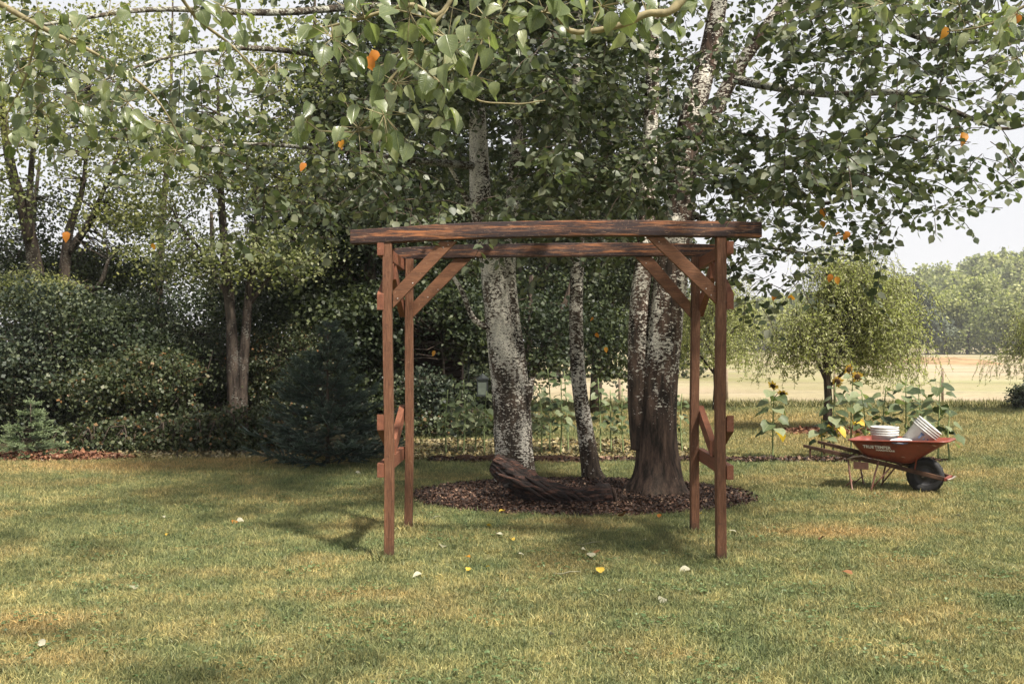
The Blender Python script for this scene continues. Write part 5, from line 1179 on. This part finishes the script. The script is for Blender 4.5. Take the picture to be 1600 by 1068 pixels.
def bucket(label, T, h=.34, r0=.132, r1=.152, printed=False, stack=0):
    t = empty('bucket', (0, 0, 0), label, 'bucket', 'white plastic buckets in the wheelbarrow'); t.matrix_basis = WM @ T
    mb = MB(); prof = [(r0 * .9, 0), (r0, .008), (r0 + (r1 - r0) * .7, h * .72)]
    zz = h * .74
    for k in range(3 + stack): prof += [(r1 + .010, zz), (r1 + .010, zz + .008), (r1, zz + .010), (r1, zz + .024)]; zz += .028
    prof += [(r1 + .008, zz), (r1 + .008, zz + .012), (r1 - .004, zz + .012), (r1 - .006, zz - .03), (r0 - .004, .012)]
    mb.lathe(prof, 36, cap1=True); mb.build('bucket_body', wp, t, True, local=True)
    mb = MB(); q = [(math.cos(a) * (r1 + .014), math.sin(a) * (r1 + .014), zz - .03 - .10 * abs(math.sin(a))) for a in np.linspace(0, math.pi, 14)]; mb.tube(q, .0025, 5); mb.build('bail', flat('bail_wire', (.4, .4, .38), .4, .4, .9), t, True, local=True)
    if printed:
        k = 0
        for a, z, w_, hh in ((-2.2, .20, .30, .022), (-2.15, .15, .16, .05), (-1.75, .17, .10, .02), (-1.7, .11, .18, .012), (-2.2, .085, .2, .014), (-1.5, .19, .12, .02)):
            V = []; m_ = 5
            for j in range(m_):
                b = a + w_ * j / (m_ - 1)
                for dz in (0, hh):
                    rr = r0 + (r1 - r0) * .7 * (z + dz) / (h * .72) + .0015; V.append((rr * math.cos(b), rr * math.sin(b), z + dz))
            mb = MB(); mb.add(V, [(2 * j, 2 * j + 2, 2 * j + 3, 2 * j + 1) for j in range(m_ - 1)]); mb.build('print', bl, t, local=True)
    return t
bucket('upright white bucket standing in the back of the wheelbarrow tray', Matrix.Translation((-.66, -.02, .43)), h=.30)
bucket('white bucket lying tilted in the front of the wheelbarrow, printed with small blue marks', Matrix.Translation((-.39, .02, .52)) @ Matrix.Rotation(R(40), 4, 'Y') @ Matrix.Rotation(R(-8), 4, 'X') @ Matrix.Rotation(R(35), 4, 'Z'), printed=True)
def lid():
    t = empty('bucket_lid', (0, 0, 0), 'white lid with a blue rim lying between the two buckets', 'lid'); t.matrix_basis = WM @ Matrix.Translation((-.44, -.20, .595)) @ Matrix.Rotation(R(9), 4, 'X')
    mb = MB(); mb.lathe([(.118, 0), (.122, .004), (.122, .014), (.108, .016), (.104, .010), (.01, .010)], 32, cap1=True); mb.build('lid_disc', wp, t, True, local=True)
    mb = MB(); mb.lathe([(.1235, .002), (.1245, .008), (.1235, .015)], 32, cap0=False); mb.build('rim', bl, t, True, local=True)
lid()

# ------------------------------------------------------------------ fallen leaves on the lawn
FL = {k: [leaf_piece('fallen_leaf', M[m], .35 * rng.random(), .05 + .25 * rng.random(), .8 + .3 * rng.random(), 0, rng.random()) for _ in range(3)] for k, m in (('pale', 'leaf_pale'), ('yellow', 'leaf_yellow'), ('orange', 'leaf_orange'), ('brown', 'leaf_brown'))}
fall = [('pale', 208, 921, 'pale leaf alone on the grass at the lower left', 1), ('pale', 370, 817, 'pale leaf touching the orange-brown curled leaf on the left lawn', 1), ('orange', 368, 818, 'orange-brown curled leaf lying on the left lawn', 1.1), ('pale', 692, 857, 'pale leaf just right of the front left post foot', 1.1),
        ('pale', 787, 842, 'white upturned leaf in front of the mulch bed', 1.1), ('yellow', 798, 846, 'yellow-green leaf touching the white upturned leaf', 1), ('yellow', 788, 802, 'yellow leaf at the front edge of the mulch bed', 1.1), ('yellow', 730, 898, 'greenish yellow leaf between the front posts, nearest the left one', 1),
        ('yellow', 765, 890, 'tiny yellow leaf right of the greenish yellow leaf between the posts', .6), ('pale', 659, 902, 'pale leaf lying below the rear left post foot', 1), ('pale', 917, 867, 'round pale leaf in the middle of the arbor, beside a brown one', 1.1), ('brown', 929, 871, 'brown curled leaf beside the round pale leaf', 1.1),
        ('pale', 928, 876, 'white leaf just below the brown curled leaf', 1.2), ('yellow', 939, 901, 'bright yellow leaf in the centre foreground', 1.4), ('brown', 973, 811, 'dark brown leaf clump at the edge of the mulch bed', 1.6), ('orange', 1030, 813, 'orange leaf near the rear right post', 1.1),
        ('pale', 975, 926, 'pale leaf below and right of the bright yellow leaf', 1), ('pale', 1036, 940, 'pale upright leaf in the right foreground', 1.1), ('pale', 1078, 894, 'long pale leaf left of the front right post foot', 1.3), ('pale', 1006, 849, 'small pale leaf left of the rear right post foot', .8), ('yellow', 1096, 806, 'small yellow leaf just right of the rear right post', .8), ('orange', 1208, 783, 'orange leaf on the grass right of the mulch bed', 1.3),
        ('pale', 1228, 834, 'white folded leaf right of the arbor', 1.2), ('pale', 1266, 807, 'small white leaf on the sunny lawn right of the arbor', 1.1), ('pale', 1151, 837, 'pale leaf right of the front right post at mid height of the arbor shade', 1), ('brown', 1280, 848, 'brown leaf beside the dry patch', 1.1), ('pale', 1243, 865, 'pale leaf below the white folded leaf right of the arbor', .9),
        ('pale', 1400, 865, 'grey-white leaf on the dry patch at the right', 1.1), ('pale', 1532, 889, 'long pale leaf at the far right of the lawn', 1.4), ('brown', 1332, 903, 'brown leaf in the right foreground', 1.1), ('pale', 1100, 848, 'tiny white leaf between the two right posts', .7),
        ('pale', 553, 864, 'pale leaf on the lawn left of the front left post foot', 1), ('pale', 555, 741, 'pale leaf on the grass in front of the spruce', 1.3), ('yellow', 600, 802, 'small yellow leaf beside the front left post', .8), ('pale', 676, 843, 'tiny pale leaf right of the rear left post foot', .7), ('yellow', 760, 825, 'yellow leaf between the mulch bed edge and the white upturned leaf', .9), ('pale', 810, 870, 'tiny pale leaf below the white upturned leaf', .7), ('pale', 857, 1000, 'tiny pale leaf nearest the bottom edge in the middle of the lawn', .6), ('pale', 1145, 790, 'tiny pale leaf right of the front right post beside the mulch bed tip', .7), ('pale', 257, 813, 'pale leaf left of the orange-brown curled leaf on the left lawn', .9),
        ('yellow', 263, 838, 'small yellow leaf below the pale one on the left lawn', .8), ('orange', 728, 875, 'small orange leaf just above the greenish yellow leaf', .8), ('orange', 1180, 842, 'small orange leaf right of the front right post', .7), ('pale', 1492, 810, 'pale leaf on the lawn under the wheelbarrow wheel', .9), ('pale', 1345, 868, 'small pale leaf on the dry patch left of the grey-white leaf', .8), ('pale', 70, 1015, 'pale leaf in the bottom left corner of the lawn', .9)]
rest = {'pale': 'small pale fallen leaf lying on the mown lawn', 'yellow': 'small yellow fallen leaf lying on the mown lawn', 'orange': 'small orange fallen leaf lying on the mown lawn', 'brown': 'small brown fallen leaf'}
for k, px, py, lab, sc in fall:
    D = EYE * FPX / (py - 544); L = .068 * sc * (.85 + .3 * rng.random())
    o = bpy.data.objects.new('fallen_leaf', FL[k][int(rng.integers(3))]); C.objects.link(o); o.location = (gx(px, D), D, .030)
    o.rotation_euler = (rng.normal() * .35 + .15, rng.normal() * .35, rng.random() * 6.28); o.scale = (L, L, L)
    tag(o, lab or rest[k], 'fallen leaf', 'fallen leaves on the lawn' if lab else rest[k].replace('leaf lying', 'leaves lying'))
def twig(px, py, ln, a, label):
    D = EYE * FPX / (py - 544); x = gx(px, D); mb = MB(); c, s = math.cos(a), math.sin(a)
    mb.tube([(x + c * f * ln, D + s * f * ln * .6, .03 + .015 * math.sin(f * 5)) for f in (-.5, -.2, .1, .5)], [.003, .005, .004, .002], 5); tag(mb.build('fallen_twig', M['leaf_pale'], smooth=True), label, 'twig', 'fallen twigs on the lawn')
twig(922, 853, .22, .1, 'pale dry twig on the grass between the posts'); twig(886, 900, .2, -.2, 'dry stalk left of the bright yellow leaf'); twig(679, 812, .12, .3, 'short dry stalk beside the rear left post')
